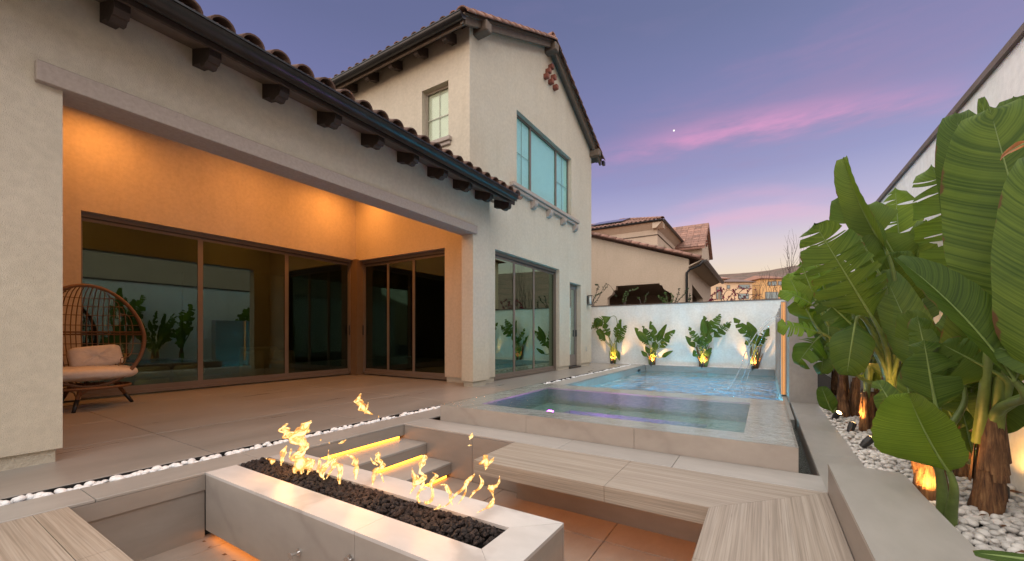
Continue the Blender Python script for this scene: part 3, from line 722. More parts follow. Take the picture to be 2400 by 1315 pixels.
# ---- right side: coping, planter wall, pebble bed
rc = MB().box(.352, .679, 3.42, 7.71, -.12, -.021).build('right_coping', GROUT, kind='structure')
for a, b_ in zip([3.418, 4.49, 5.56, 6.63], [4.49, 5.56, 6.63, 7.712]): lay(rc, .346, .682, a, b_, 0, COPE, gap=.003)
MB().box(.346, .352, 3.79, 7.70, -.30, -.0215).box(.66, .681, 3.42, 7.70, -.30, -.0215).build('coping_side', PITW, rc)
pwall = empty('planter_wall', (.53, 1.4, -.5), 'thick grey tiled ledge behind the near bench with a cut off corner', 'planter wall')
zt = .197
MB().prism([(.356, 3.412), (.690, 3.412), (.716, 3.39), (.726, 3.32), (.716, 3.02), (.716, 1.9), (.356, 1.9)], zt-.02, zt, 'z').build('top_slab', COPE, pwall)
MB().prism([(.356, 1.897), (.716, 1.897), (.716, -.5), (.356, -.5)], zt-.02, zt, 'z').build('top_slab', COPE, pwall)
MB().prism([(.358, 3.41), (.688, 3.41), (.714, 3.388), (.724, 3.32), (.714, 3.02), (.714, -.5), (.358, -.5)], -.5, zt-.0205, 'z').build('face', PITW, pwall)
MB().box(.68, 1.46, -.5, 14.9, -.25, -.06).build('planting_bed', SOIL, kind='structure')
pb = empty('pebble_bed', (1.05, 3, -.06), kind='structure')
sp_ = []
cell = .042
yy = -.3
while yy < 8.5:
    xx = .70
    cs = cell*(1.35 if yy < 3 else 1.0)
    while xx < 1.44:
        if not (xx < .74 and yy < 3.45):
            r = random.uniform(.022, .040)*(1.25 if yy < 3 else 1)
            sp_.append((xx+random.uniform(-.014, .014), yy+random.uniform(-.014, .014), -.035+random.uniform(0, .03), r))
            if random.random() < .35: sp_.append((xx+random.uniform(-.02, .02), yy+random.uniform(-.02, .02), -.005+random.uniform(0, .015), r*.85))
        xx += cs
    yy += cs
sp_ = [s_ for s_ in sp_ if not (s_[1] < 1.3 and s_[0] < .9)]
pebfield(pb, sp_, PEB, 300)
lit = empty('leaf_litter', (1.05, 3, -.02), kind='structure'); mb = MB(); rl = random.Random(5)
for k in range(26):
    c0 = Vector((rl.uniform(.72, 1.42), rl.uniform(1.6, 7), .012)); a = rl.uniform(0, 6.28); L_ = rl.uniform(.02, .06); d = Vector((math.cos(a), math.sin(a), rl.uniform(-.2, .3)))*L_; s2_ = Vector((-math.sin(a), math.cos(a), rl.uniform(-.3, .3)))*L_*.3
    mb.add([c0-d, c0+s2_, c0+d, c0-s2_+Vector((0, 0, .006))], [(0, 1, 2), (0, 2, 3)])
for k in range(14):
    c0 = Vector((-3.55+k*.16+rl.uniform(-.05, .05), 1.36+rl.uniform(-.03, .01), -.497)); a = rl.uniform(0, 6.28); L_ = rl.uniform(.006, .022); d = Vector((math.cos(a), math.sin(a), .2))*L_; s2_ = Vector((-math.sin(a), math.cos(a), 0))*L_*.5
    mb.add([c0-d, c0+s2_, c0+d, c0-s2_+Vector((0, 0, .004))], [(0, 1, 2), (0, 2, 3)])
mb.build('fallen_leaf_bits', plain('fallen leaf', (.11, .05, .02), .8), lit, kind='stuff', fixn=False)
# far pebbles at the foot of the end wall
MB().box(-5.1, .26, 14.80, 14.95, -.2, -.03).build('end_wall_bed', SOIL, kind='structure')
fb = empty('far_pebbles', (-1.6, 14.87, -.03), kind='structure')
pebfield(fb, [(random.uniform(-5.05, .2), random.uniform(14.81, 14.94), -.01+random.uniform(-.01, .02), random.uniform(.022, .036)) for _ in range(700)], PEBW, 0)

# ---- boundary walls
ew = empty('end_wall', (-2, 15, -.3), 'long white rendered wall across the far end of the pool', 'wall')
MB().box(-9, 1.5, 14.96, 15.16, -.3, 2.14).build('wall', S_WHITE, ew); MB().box(-9, 1.45, 14.93, 15.19, 2.141, 2.175).build('cap', WALLCAP, ew)
rw = empty('side_wall', (1.5, 5, -.3), 'tall white rendered wall rising on the right behind the big leaves', 'wall')
MB().box(1.46, 1.66, -4, 14.95, -.3, 3.03).build('wall', S_WHITE, rw); MB().box(1.43, 1.69, -4, 14.95, 3.031, 3.085).build('cap', WALLCAP, rw)

# ---- water feature wall
ff = empty('fountain_wall', (.5, 10.6, -.2), 'grey tiled fountain wall with amber lit vertical ribs beside the pool', 'fountain wall')
MB().cbox(.322, .682, 7.702, 7.724, -.021, 1.66, .002).build('end_slab', COPE, ff)
MB().box(.33, .68, 7.725, 14.3, -.3, 1.63).build('core', PITW, ff)
MB().box(.325, .682, 7.726, 14.3, 1.6305, 1.66).build('top_slab', COPE, ff)
ribx = [(8.80, .252, 1.66), (9.7, .262, 1.66), (10.7, .262, 1.64), (11.8, .262, 1.62), (12.9, .265, 1.62), (13.9, .265, 1.62)]
for y_, x_, z_ in ribx:
    MB().box(x_, .329, y_, y_+.30, -.03, z_).build('rib', PITW, ff)
    if y_ < 9:
        for xl_ in (.262, .283, .306): MB().box(xl_-.003, xl_+.003, y_-.006, y_-.001, -.02, z_-.02).build('led_strip', LEDR, ff)
    else: MB().box(.318, .328, y_-.10, y_-.05, -.02, z_-.03).build('led_strip', LEDR, ff)
MB().box(.23, .33, 10.25, 10.6, 1.405, 1.42).build('spout', CHROME, ff)
wj, t, b, o_ = newmat('falling water'); t.nodes.remove(b)
tr = tn(t, 'ShaderNodeBsdfTransparent'); gl = tn(t, 'ShaderNodeBsdfGlossy'); gl.inputs['Roughness'].default_value = .08; df = tn(t, 'ShaderNodeBsdfDiffuse'); df.inputs[0].default_value = (.8, .85, .9, 1)
bp = tn(t, 'ShaderNodeBump'); bp.inputs['Strength'].default_value = 1; bp.inputs['Distance'].default_value = .02; nn = tnoise(t, coords(t, (1, 1, .25)), 28, 4); t.links.new(nn, bp.inputs['Height']); t.links.new(bp.outputs[0], gl.inputs['Normal'])
m1 = tn(t, 'ShaderNodeMixShader'); m1.inputs[0].default_value = .45; t.links.new(gl.outputs[0], m1.inputs[1]); t.links.new(df.outputs[0], m1.inputs[2])
m2 = tn(t, 'ShaderNodeMixShader'); fcr = tramp(t, nn, [(.4, (.12,)*3), (.62, (.75,)*3)]); t.links.new(fcr, m2.inputs[0]); t.links.new(tr.outputs[0], m2.inputs[1]); t.links.new(m1.outputs[0], m2.inputs[2]); t.links.new(m2.outputs[0], o_.inputs[0])
wf = empty('waterfall', (-.2, 10.4, -.2), 'thin jets of water arcing from the fountain wall into the pool', 'water jet')
def jet(p, rw_, q):
    pts = [py(u, v_, y_) for u, v_, y_ in p]; MB().tube(pts, rw_, 8, flat=.5).build('jet', wj, wf, smooth=True)
def cat(P, n=5):
    out = []
    for i in range(len(P)-1):
        p0 = P[max(i-1, 0)]; p1 = P[i]; p2 = P[i+1]; p3 = P[min(i+2, len(P)-1)]
        for k in range(n if i < len(P)-2 else n+1):
            q = k/n; out.append(tuple(.5*((2*p1[j])+(-p0[j]+p2[j])*q+(2*p0[j]-5*p1[j]+4*p2[j]-p3[j])*q*q+(-p0[j]+3*p1[j]-3*p2[j]+p3[j])*q**3) for j in range(len(p1))))
    return out
for P in ([(1824,740,10.3,.012),(1800,748,10.3,.012),(1782,768,10.25,.014),(1764,795,10.2,.016),(1748,822,10.2,.020),(1740,850,10.2,.022),(1728,878,10.2,.018),(1716,900,10.2,.016),(1708,918,10.2,.008)],
          [(1824,744,10.5,.010),(1806,752,10.5,.010),(1790,768,10.6,.012),(1776,790,10.7,.012),(1768,815,10.8,.012),(1758,845,11,.012),(1748,868,11,.012),(1738,892,11.1,.014),(1732,908,11.1,.006)],
          [(1824,748,10.55,.008),(1808,757,10.6,.008),(1794,775,10.7,.010),(1783,800,10.9,.010),(1772,822,11,.010),(1764,850,11.1,.010),(1754,878,11.2,.012),(1750,892,11.2,.005)]):
    C_ = cat(P); MB().tube([py(a, b_, c_) for a, b_, c_, d in C_], [d*random.uniform(.7, 1.25) for a, b_, c_, d in C_], 8, flat=.6).build('jet', wj, wf, smooth=True)
m = MB()
for cx_, cy_, rr_ in ((-.66, 10.16, .38), (-.5, 11.1, .3), (-.35, 9.2, .22)):
    for k in range(60):
        a = random.uniform(0, 6.28); d = random.random()**.6*rr_; s_ = random.uniform(.006, .016)
        m.lathe([(.001, 0), (s_, 0.002), (s_*.5, s_*.3), (.001, s_*.4)], (cx_+d*math.cos(a), cy_+d*math.sin(a)*1.5, WZ), 6)
m.build('splash', wj, wf, smooth=True, kind='stuff')

# ================================================================== MAIN HOUSE
H = empty('house', (-9, 7, 0), 'two storey cream stucco house with clay tile roofs and covered patio', 'house')
# helpers for wall with rectangular holes; plane x = const facing +x, thickness toward -x
def wall_x(name, xf, th, y0, y1, z0, z1, holes, mat, parent, top=None):
    ys = sorted({y0, y1, *[h[0] for h in holes], *[h[1] for h in holes]}); m = MB()
    for a, b_ in zip(ys, ys[1:]):
        spans = sorted([(h[2], h[3]) for h in holes if h[0] <= a+1e-6 and h[1] >= b_-1e-6]); z = z0
        for s_ in spans+[(z1, z1)]:
            if s_[0]-z > 1e-4:
                if s_[0] >= z1-1e-6 and top: m.prism([(a, z), (b_, z), (b_, top(b_)), (a, top(a))], xf-th, xf, 'x')
                else: m.box(xf-th, xf, a, b_, z, s_[0])
            z = s_[1]
    bmesh_weld = m.build(name, mat, parent); return bmesh_weld
def wall_y(name, yf, th, x0, x1, z0, z1, holes, mat, parent):
    xs_ = sorted({x0, x1, *[h[0] for h in holes], *[h[1] for h in holes]}); m = MB()
    for a, b_ in zip(xs_, xs_[1:]):
        spans = sorted([(h[2], h[3]) for h in holes if h[0] <= a+1e-6 and h[1] >= b_-1e-6]); z = z0
        for s_ in spans+[(z1, z1)]:
            if s_[0]-z > 1e-4: m.box(a, b_, yf, yf+th, z, s_[0])
            z = s_[1]
    return m.build(name, mat, parent)
XF = -4.963; YR = 7.07
# patio front wall with opening
wall_x('wall', XF, .29, -4, YR, .112, 4.06, [(.897, 6.50, .112, 3.08)], S_HOUSE, H)
# stepped base course
for q_ in ((-4, .862), (6.535, 6.98)): MB().box(XF-.26, XF-.035, *q_, 0, .112).build('plinth', S_BASE, H)
# lintel
MB().cbox(XF-.285, XF+.065, .742, 6.568, 3.079, 3.243, .006).build('lintel', LINTEL, H)
# inner walls
XB = -9.2; YT = 6.95
wall_x('wall', XB, .35, -1.2, YT, 0.03, 5.7, [(1.86, YT, .03, 3.03)], S_PATIO, H)
wall_y('wall', YT, .30, -9.5, -5.26, .115, 5.2, [(-9.2, -6.10, .115, 3.01)], S_PATIO, H)
m = MB(); m.box(-6.07, -5.29, YT+.03, YT+.25, 0, .115).build('plinth', S_BASE, H)
wall_y('wall', -1.2, .2, -9.5, -5.26, 0, 5.6, [], S_PATIO, H)
# vaulted ceiling following the roof
MB().prism([(-4.99, 3.92), (-9.5, 5.42), (-9.5, 5.47), (-4.99, 3.97)], -1.2, 7.3, 'y').build('ceiling', plain('ceiling plaster', (.5, .45, .38), .9), H)
for (x_, y_, z_, e_, sz) in ((-8.45, 2.0, 4.6, 30, .35), (-8.35, 6.1, 4.7, 42, .35), (-7.9, 4.2, 4.8, 46, 1.0), (-6.3, 5.6, 4.2, 22, .6), (-6.3, 2.6, 4.2, 18, .6)):
    lamp('downlight', 'AREA', (x_, y_, z_), e_*.86, (1.0, .375, .075), sz, (x_, y_, 0))

# sliding doors on the back wall (frame plane x = XB-.12)
def door_x(name, xp, ys, z0, z1, parent, glass, fw=.045, dp=.06, handles=(), bot=.09, lab=None):
    root = empty(name, (xp, ys[0], z0)); root.parent = parent; root.location = Vector((xp, ys[0], z0))-chain_off(parent)
    m = MB(); m.box(xp-dp, xp+.012, ys[0], ys[-1], z1-.075, z1-.002); m.box(xp-dp, xp+.012, ys[0], ys[-1], z0, z0+bot*.45)
    m.box(xp-dp, xp+.012, ys[0]+.001, ys[0]+.03, z0+.002, z1-.077); m.box(xp-dp, xp+.012, ys[-1]-.03, ys[-1]-.001, z0+.002, z1-.077)
    m.build('frame', FRAME, root)
    MB().box(xp-dp-.01, xp+.004, ys[0]+.03, ys[-1]-.03, z1-.098, z1-.0755).build('track', FRAMED, root)
    for i, (a, b_) in enumerate(zip(ys, ys[1:])):
        xo = xp-.014*i-.012; s_ = MB(); za, zb = z0+bot*.46, z1-.10
        s_.box(xo-.03, xo, a+.003, a+fw, za, zb).box(xo-.03, xo, b_-fw, b_+.004, za, zb).box(xo-.03, xo, a+fw, b_-fw, za, za+bot*.8).box(xo-.03, xo, a+fw, b_-fw, zb-.045, zb)
        s_.build('sash', FRAME, root)
        MB().box(xo-.022, xo-.012, a+fw, b_-fw, za+bot*.8, zb-.045).build('pane', glass, root)
    for hy, hz in handles: MB().cbox(xp+.0, xp+.03, hy-.012, hy+.012, hz-.13, hz+.13, .004).build('handle', BLACK, root)
    return root
def door_y(name, yp, xs_, z0, z1, parent, glass, fw=.045, dp=.06, handles=(), bot=.09):
    root = empty(name, (xs_[0], yp, z0)); root.parent = parent; root.location = Vector((xs_[0], yp, z0))-chain_off(parent)
    m = MB(); m.box(xs_[0], xs_[-1], yp-.012, yp+dp, z1-.075, z1-.002); m.box(xs_[0], xs_[-1], yp-.012, yp+dp, z0, z0+bot*.45)
    m.box(xs_[0]+.001, xs_[0]+.03, yp-.012, yp+dp, z0+.002, z1-.077); m.box(xs_[-1]-.03, xs_[-1]-.001, yp-.012, yp+dp, z0+.002, z1-.077)
    m.build('frame', FRAME, root)
    MB().box(xs_[0]+.03, xs_[-1]-.03, yp-.004, yp+dp+.01, z1-.098, z1-.0755).build('track', FRAMED, root)
    for i, (a, b_) in enumerate(zip(xs_, xs_[1:])):
        yo = yp+.012+.014*(len(xs_)-2-i); s_ = MB(); za, zb = z0+bot*.46, z1-.10
        s_.box(a+.003, a+fw, yo, yo+.03, za, zb).box(b_-fw, b_+.004, yo, yo+.03, za, zb).box(a+fw, b_-fw, yo, yo+.03, za, za+bot*.8).box(a+fw, b_-fw, yo, yo+.03, zb-.045, zb)
        s_.build('sash', FRAME, root)
        MB().box(a+fw, b_-fw, yo+.012, yo+.022, za+bot*.8, zb-.045).build('pane', glass, root)
    for hx, hz in handles: MB().cbox(hx-.012, hx+.012, yp-.03, yp, hz-.13, hz+.13, .004).build('handle', BLACK, root)
    return root
xp = XB-.13; yp = YT+.13
def yat(u): return px(u, 800, xp).y
def xat(u): return py(u, 800, yp).x
door_x('sliding_door', xp, [1.86, yat(471), yat(674), yat(821)], .03, 3.04, H, GLASS, handles=((yat(818), 1.18),), bot=.11)
door_y('sliding_door', yp, [xat(851), xat(907), xat(968), -6.10], .03, 3.01, H, GLASS, handles=((xat(851)+.02, 1.18),), bot=.11)
MB().box(XB-.18, xat(851), yat(821), YT+.18, 0.0, 3.04).build('corner_post', plain('bronze post', (.20, .13, .075), .5, .3, .05), H)
# side soffits over doors
MB().box(XB-.16, XB-.001, 1.86, YT, 3.031, 3.04).build('soffit', FRAME, H)

# tower
XT = -5.15; TY0, TY1, YRID = 6.63, 13.53, 10.09; ZE, ZR = 7.42, 9.08
def ttop(y_): return ZE+(ZR-ZE)*(1-abs(y_-YRID)/(TY1-YRID))
wh = [(8.50, 11.80, 4.70, 6.57), (7.56, 10.93, .0, 2.985), (11.68, 12.58, .05, 2.70)]
m = MB()
ysl = sorted({TY0, TY1, YRID, 7.09, *[q for h in wh for q in h[:2]]})
for a, b_ in zip(ysl, ysl[1:]):
    z = .112 if a >= 7.08 else 4.1
    for h0, h1 in sorted([(h[2], h[3]) for h in wh if h[0] <= a+1e-6 and h[1] >= b_-1e-6]):
        if h0-z > 1e-3: m.box(XT-.22, XT, a, b_, z, h0)
        z = h1
    m.prism([(a, z), (b_, z), (b_, ttop(b_)), (a, ttop(a))], XT-.22, XT, 'x')
m.build('wall', S_HOUSE, H)
for q_ in ((7.10, 7.56), (10.93, 11.68), (12.58, 13.45)): MB().box(XT-.2, XT-.03, *q_, 0, .112).build('plinth', S_BASE, H)
# tower side wall facing -y, with its window
WXa, WXb, WZa, WZb = -6.487, -5.718, 5.24, 6.48
rb_ = lambda x_: 4.02+(-4.99-x_)/3
m = MB()
for a, b_ in ((-13, WXa), (WXb, XT-.221)): m.prism([(a, rb_(a)), (b_, rb_(b_)), (b_, ZE+.02), (a, ZE+.02)], TY0, TY0+.22, 'y')
m.prism([(WXa, rb_(WXa)), (WXb, rb_(WXb)), (WXb, WZa), (WXa, WZa)], TY0, TY0+.22, 'y').box(WXa, WXb, TY0, TY0+.22, WZb, ZE+.02)
m.build('wall', S_HOUSE, H)
wall_y('wall', TY1-.22, .22, -13, XT-.221, 0, ZE+.02, [], S_HOUSE, H)
# window side
def win_y(x0, x1, z0, z1, yp_, glass, cols=2, rows=2):
    root = empty('window', (x0, yp_, z0)); root.parent = H; root.location = Vector((x0, yp_, z0))-chain_off(H)
    m = MB(); f = .045
    m.box(x0, x0+f, yp_, yp_+.06, z0, z1).box(x1-f, x1, yp_, yp_+.06, z0, z1).box(x0+f, x1-f, yp_, yp_+.06, z0, z0+f).box(x0+f, x1-f, yp_, yp_+.06, z1-f, z1)
    m.build('frame', plain('light taupe frame', (.30, .26, .21), .5), root)
    MB().box(x0+f, x1-f, yp_+.03, yp_+.04, z0+f, z1-f).build('pane', glass, root); MB().box(x0+f, x1-f, yp_+.05, yp_+.056, z0+f, z1-f).build('sky_panel', SKYPANEL, root)  # added panel behind the pane brightens it like a sky reflection
    m = MB(); xc = (x0+x1)/2; zc = (z0+z1)/2; m.box(xc-.006, xc+.006, yp_+.02, yp_+.032, z0+f, z1-f).box(x0+f, x1-f, yp_+.02, yp_+.031, zc-.009, zc+.009).build('muntin', plain('pale muntin', (.42, .42, .34), .5), root)
    return root
wv = win_y(WXa, WXb, WZa, WZb, TY0+.13, GLASSS)
MB().cbox(WXa-.08, WXb+.10, TY0-.09, TY0+.12, WZa-.075, WZa+.015, .01).build('sill', LINTEL, wv)
MB().cbox(WXa-.05, WXb+.07, TY0-.05, TY0, WZa-.15, WZa-.076, .01).build('sill_moulding', LINTEL, wv)
# upper front window
UW = empty('window', (XT, 8.5, 4.7)); UW.parent = H; UW.location = Vector((XT, 8.5, 4.7))-chain_off(H)
def wx(u): return px(u, 400, XT-.11).y
ya, yb = 8.50, 11.80; xw = XT-.11
yv = [ya, wx(1243), wx(1303), yb]
m = MB(); m.box(xw-.05, xw, ya, yb, 6.51, 6.568).box(xw-.05, xw, ya, yb, 4.702, 4.75)
for yy_ in yv: m.box(xw-.05, xw+.004, max(ya, yy_-.035), min(yb, yy_+.035), 4.751, 6.509)
m.build('frame', FRAME, UW)
for a, b_ in zip(yv, yv[1:]):
    MB().box(xw-.03, xw-.02, a+.036, b_-.036, 4.751, 6.509).build('pane', GLASSU, UW)
    MB().box(xw-.048, xw-.042, a+.036, b_-.036, 4.751, 6.509).build('sky_panel', SKYPANEL, UW)  # added backing, stands in for the bright sky mirrored in the glass
for a, b_ in ((yv[0], yv[1]), (yv[2], yv[3])):
    yc = (a+b_)/2; MB().box(xw-.019, xw-.012, yc-.008, yc+.008, 4.751, 6.509).box(xw-.019, xw-.0125, a+.036, b_-.036, 5.62, 5.636).build('muntin', plain('teal muntin', (.18, .26, .25), .5), UW)
MB().cbox(XT-.1, XT+.13, 8.17, 12.18, 4.60, 4.70, .012).build('sill', LINTEL, UW)
MB().cbox(XT-.02, XT+.085, 8.22, 12.13, 4.515, 4.599, .012).build('sill_moulding', LINTEL, UW)
for k in range(5):
    yc = 8.36+k*(11.98-8.36)/4
    MB().prism([(XT, 4.514), (XT+.135, 4.514), (XT+.135, 4.44), (XT+.11, 4.38), (XT+.06, 4.335), (XT, 4.32)], yc-.085, yc+.085, 'y').build('bracket', LINTEL, UW)
# ground floor glazed doors in the tower
yd = px(1207, 800, XT-.12).y; ye = px(1254, 800, XT-.12).y
door_x('sliding_door', XT-.12, [7.56, yd, ye, 10.93], .015, 2.985, H, GLASST, bot=.10, fw=.05)
# single door
DR = empty('door', (XT, 11.68, 0)); DR.parent = H; DR.location = Vector((XT, 11.68, 0))-chain_off(H)
xd = XT-.16
MB().box(xd-.05, xd+.01, 11.681, 11.72, .051, 2.699).box(xd-.05, xd+.01, 12.54, 12.579, .051, 2.699).box(xd-.05, xd+.01, 11.72, 12.54, 2.64, 2.699).build('frame', FRAME, DR)
MB().box(xd-.04, xd, 11.721, 11.81, .06, 2.635).box(xd-.04, xd, 12.45, 12.539, .06, 2.635).box(xd-.04, xd, 11.81, 12.45, .06, .42).box(xd-.04, xd, 11.81, 12.45, 2.53, 2.635).build('leaf', plain('grey brown door', (.17, .15, .135), .5), DR)
MB().box(xd-.03, xd-.02, 11.81, 12.45, .42, 2.53).build('pane', glassmat('frosted door glass', (.3, .4, .4), (.7, .9, .92), .75, .12), DR)
MB().cbox(xd, xd+.05, 12.48, 12.51, 1.0, 1.22, .005).build('handle', BLACK, DR)
MB().box(XT-.2, XT+.02, 11.70, 12.56, .0, .05).build('threshold', METALD, H)
MB().cbox(XT, XT+.012, 13.01, 13.10, .50, .66, .003).build('outlet_cover', plain('grey plastic', (.35, .34, .31), .5), H)
# clay gable pipes
for (y_, z_) in ((10.246, 8.555), (10.083, 8.348), (9.964, 8.146), (10.406, 8.347), (10.246, 8.143), (10.534, 8.137)):
    m = MB(); m.cbox(XT-.005, XT+.14, y_-.062, y_+.062, z_-.062, z_+.062, .012); m.build('gable_pipe', plain('red clay vent', (.17, .052, .032), .8, objrand=.2), H)
# interior shell
ir = empty('interior', (-11, 6, 0)); ir.parent = H; ir.location = Vector((-11, 6, 0))-chain_off(H)
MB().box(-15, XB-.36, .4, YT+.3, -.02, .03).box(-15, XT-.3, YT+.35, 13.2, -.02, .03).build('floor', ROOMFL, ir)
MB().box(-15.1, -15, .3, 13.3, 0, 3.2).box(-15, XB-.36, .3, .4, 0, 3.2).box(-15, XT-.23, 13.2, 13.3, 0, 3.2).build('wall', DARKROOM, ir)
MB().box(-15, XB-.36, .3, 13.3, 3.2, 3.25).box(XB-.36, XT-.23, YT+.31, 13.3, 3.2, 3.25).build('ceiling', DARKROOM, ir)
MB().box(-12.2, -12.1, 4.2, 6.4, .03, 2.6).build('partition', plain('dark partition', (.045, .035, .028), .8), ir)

# ---- barrel tile
def barrel(r0=.092, r1=.075, L_=.46, th=.014, n=7, mat=CLAY, name='roof_tile'):
    v = []; 
    for (yy_, r) in ((0, r0), (L_, r1)):
        for rr_ in (r, r-th):
            for k in range(n+1):
                a = math.pi*k/n; v.append((rr_*math.cos(a), yy_, rr_*math.sin(a)*.86))
    q = n+1; f = []
    for k in range(n):
        f += [(k, k+1, 2*q+k+1, 2*q+k), (q+k+1, q+k, 3*q+k, 3*q+k+1), (k+1, k, q+k, q+k+1), (2*q+k, 2*q+k+1, 3*q+k+1, 3*q+k)]
    f += [(0, 2*q, 3*q, q), (n, q+n, 3*q+n, 2*q+n)]
    me = bpy.data.meshes.new(name); me.from_pydata(v, [], f); me.materials.append(mat)
    me.polygons.foreach_set('use_smooth', [i % 4 < 2 for i in range(4*n)]+[False, False]); me.update(); return me
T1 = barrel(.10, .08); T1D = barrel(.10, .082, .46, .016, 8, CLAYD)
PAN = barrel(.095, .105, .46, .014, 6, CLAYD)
def put(me, name, parent, loc, direction, up=(0, 0, 1), sc=1.0, roll=0, jitter=.015):
    """tile's local +y runs along direction (uphill)"""
    d = Vector(direction).normalized(); u = Vector(up); s_ = d.cross(u).normalized(); u = s_.cross(d).normalized()
    M3 = Matrix((s_, d, u)).transposed()
    if roll: M3 = M3 @ Matrix.Rotation(roll, 3, 'Y')
    M3 = M3 @ Matrix.Rotation(random.uniform(-jitter, jitter), 3, 'Z')
    o = bpy.data.objects.new(name, me); COL.objects.link(o); o.parent = parent
    o.matrix_local = Matrix.Translation(Vector(loc)-chain_off(parent)) @ M3.to_4x4() @ Matrix.Scale(sc, 4); return o

# patio roof
PR = MB().prism([(-4.40, 3.845), (-12.5, 6.545), (-12.5, 6.60), (-4.40, 3.90)], -4, 7.28, 'y').build('roof', TIMBERL, H)
dsl = Vector((-1, 0, 1/3)).normalized()
for i in range(30):
    y_ = -.6+i*.268
    if y_ > 7.25: break
    for k in range(7):
        p = Vector((-4.33, y_, 3.93))+dsl*(k*.36)+Vector((0, 0, .012*k*0))
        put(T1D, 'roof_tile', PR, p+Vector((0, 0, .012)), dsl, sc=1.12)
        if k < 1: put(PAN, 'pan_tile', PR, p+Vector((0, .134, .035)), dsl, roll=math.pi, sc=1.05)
# flashing piece near the end
MB().grid(lambda i, j: (-4.42-.5*i, 6.55+.42*j, 4.06+.12*i+.05*math.sin(j*math.pi)), 3, 6).build('flashing', METALD, PR)
# patio gutter (half round) and rafters
def gutter(p0, p1, r, parent, out):
    p0, p1 = Vector(p0), Vector(p1); d = (p1-p0).normalized(); o_ = Vector(out).normalized(); z = Vector((0, 0, 1)); n = 10
    m = MB(); prof = [(-r, 0)]+[(-r*math.cos(math.pi*k/n), -r*1.05*math.sin(math.pi*k/n)) for k in range(1, n)]+[(r, 0), (r*1.12, .006), (r*1.12, -.012), (r*.9, -.012)]
    prof += [(-r*.88*-math.cos(math.pi*k/n), -r*.9*math.sin(math.pi*k/n)) for k in range(0, n+1)]
    m.add([p0+o_*a+z*b_ for a, b_ in prof]+[p1+o_*a+z*b_ for a, b_ in prof], [(i, i+1, len(prof)+i+1, len(prof)+i) for i in range(len(prof)-1)])
    cap = [p1+o_*(-r*math.cos(math.pi*k/n))+z*(-r*1.05*math.sin(math.pi*k/n)) for k in range(n+1)]; m.add(cap, [tuple(range(n+1))])
    cap = [p0+o_*(-r*math.cos(math.pi*k/n))+z*(-r*1.05*math.sin(math.pi*k/n)) for k in range(n+1)]; m.add(cap, [tuple(range(n+1))])
    return autosmooth(m.build('gutter', METALD, parent, fixn=False), 40)
gutter((-4.34, -4, 3.885), (-4.34, 7.06, 3.885), .098, H, (1, 0, 0))
MB().box(-4.475, -4.445, -4, 7.26, 3.775, 3.87).build('fascia', TIMBER, H)
MB().prism([(-4.45, 3.80), (-4.96, 3.97), (-4.96, 4.0), (-4.45, 3.83)], -4, 7.26, 'y').build('soffit', TIMBERL, H)
k = 0; y_ = 1.85-.68*6
while y_ < 7.3:
    # scalloped rafter tail
    MB().prism([(-4.962, 3.985), (-4.962, 3.80), (-4.80, 3.765), (-4.76, 3.72), (-4.69, 3.705), (-4.65, 3.735), (-4.61, 3.73), (-4.58, 3.775), (-4.58, 3.86)], y_-.052, y_+.052, 'y').build('rafter_tail', TIMBER, H)
    y_ += .68
# tower roof: two slopes
RO = -4.93
gx0 = -13
sy = (ZR-ZE)/(YRID-TY0)
def slope(y_): return ZE+(ZR-ZE)*(1-abs(y_-YRID)/(YRID-TY0))
TR = MB().prism([(6.18, slope(6.18)+.03), (YRID, ZR+.03), (YRID, ZR+.09), (6.18, slope(6.18)+.09)], gx0, RO, 'x').prism([(YRID+.001, ZR+.03), (13.98, slope(13.98)+.03), (13.98, slope(13.98)+.09), (YRID+.001, ZR+.09)], gx0, RO, 'x').build('roof', TIMBERL, H)
dL = Vector((0, 1, sy)).normalized(); dR = Vector((0, -1, sy)).normalized()
# rake edge barrel tiles down both slopes
Ls = math.hypot(YRID-6.15, ZR-slope(6.15)); n = int(Ls/.335)
RK = barrel(.165, .14, .44, .022, 9, CLAY)
for k in range(n+1):
    for dd, ys_ in ((dL, 6.16), (dR, 14.02)):
        p = Vector((RO-.045, ys_, slope(ys_)+.055))+dd*(k*.335)
        if (dd is dL and p.y > YRID-.25) or (dd is dR and p.y < YRID+.25): continue
        put(RK, 'rake_tile', TR, p, dd)
for k in range(10):
    put(RK, 'ridge_tile', TR, (RO+.02-k*.34, YRID, ZR+.13), (-1, 0, 0), sc=1.05)
# eave tiles on the -y slope
for i in range(30):
    x_ = RO-.24-i*.262
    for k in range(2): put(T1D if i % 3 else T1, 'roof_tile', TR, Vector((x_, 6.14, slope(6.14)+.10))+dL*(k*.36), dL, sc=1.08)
gutter((-13, 6.12, slope(6.12)+.05), (RO+.02, 6.12, slope(6.12)+.05), .095, H, (0, -1, 0))
MB().box(-13, RO, 6.22, 6.25, slope(6.2)-.12, slope(6.2)+.03).build('fascia', TIMBERL, H)
MB().box(RO+.001, RO+.09, 13.93, 14.10, slope(14.0)-.10, slope(14.0)+.03).build('gutter_end', METALD, H)
for i in range(9):
    x_ = -5.55-i*.80
    MB().prism([(6.629, 7.36), (6.629, 7.16), (6.44, 7.10), (6.38, 7.05), (6.31, 7.06), (6.27, 7.12), (6.27, 7.24)], x_-.06, x_+.06, 'x').build('rafter_tail', TIMBER, H)
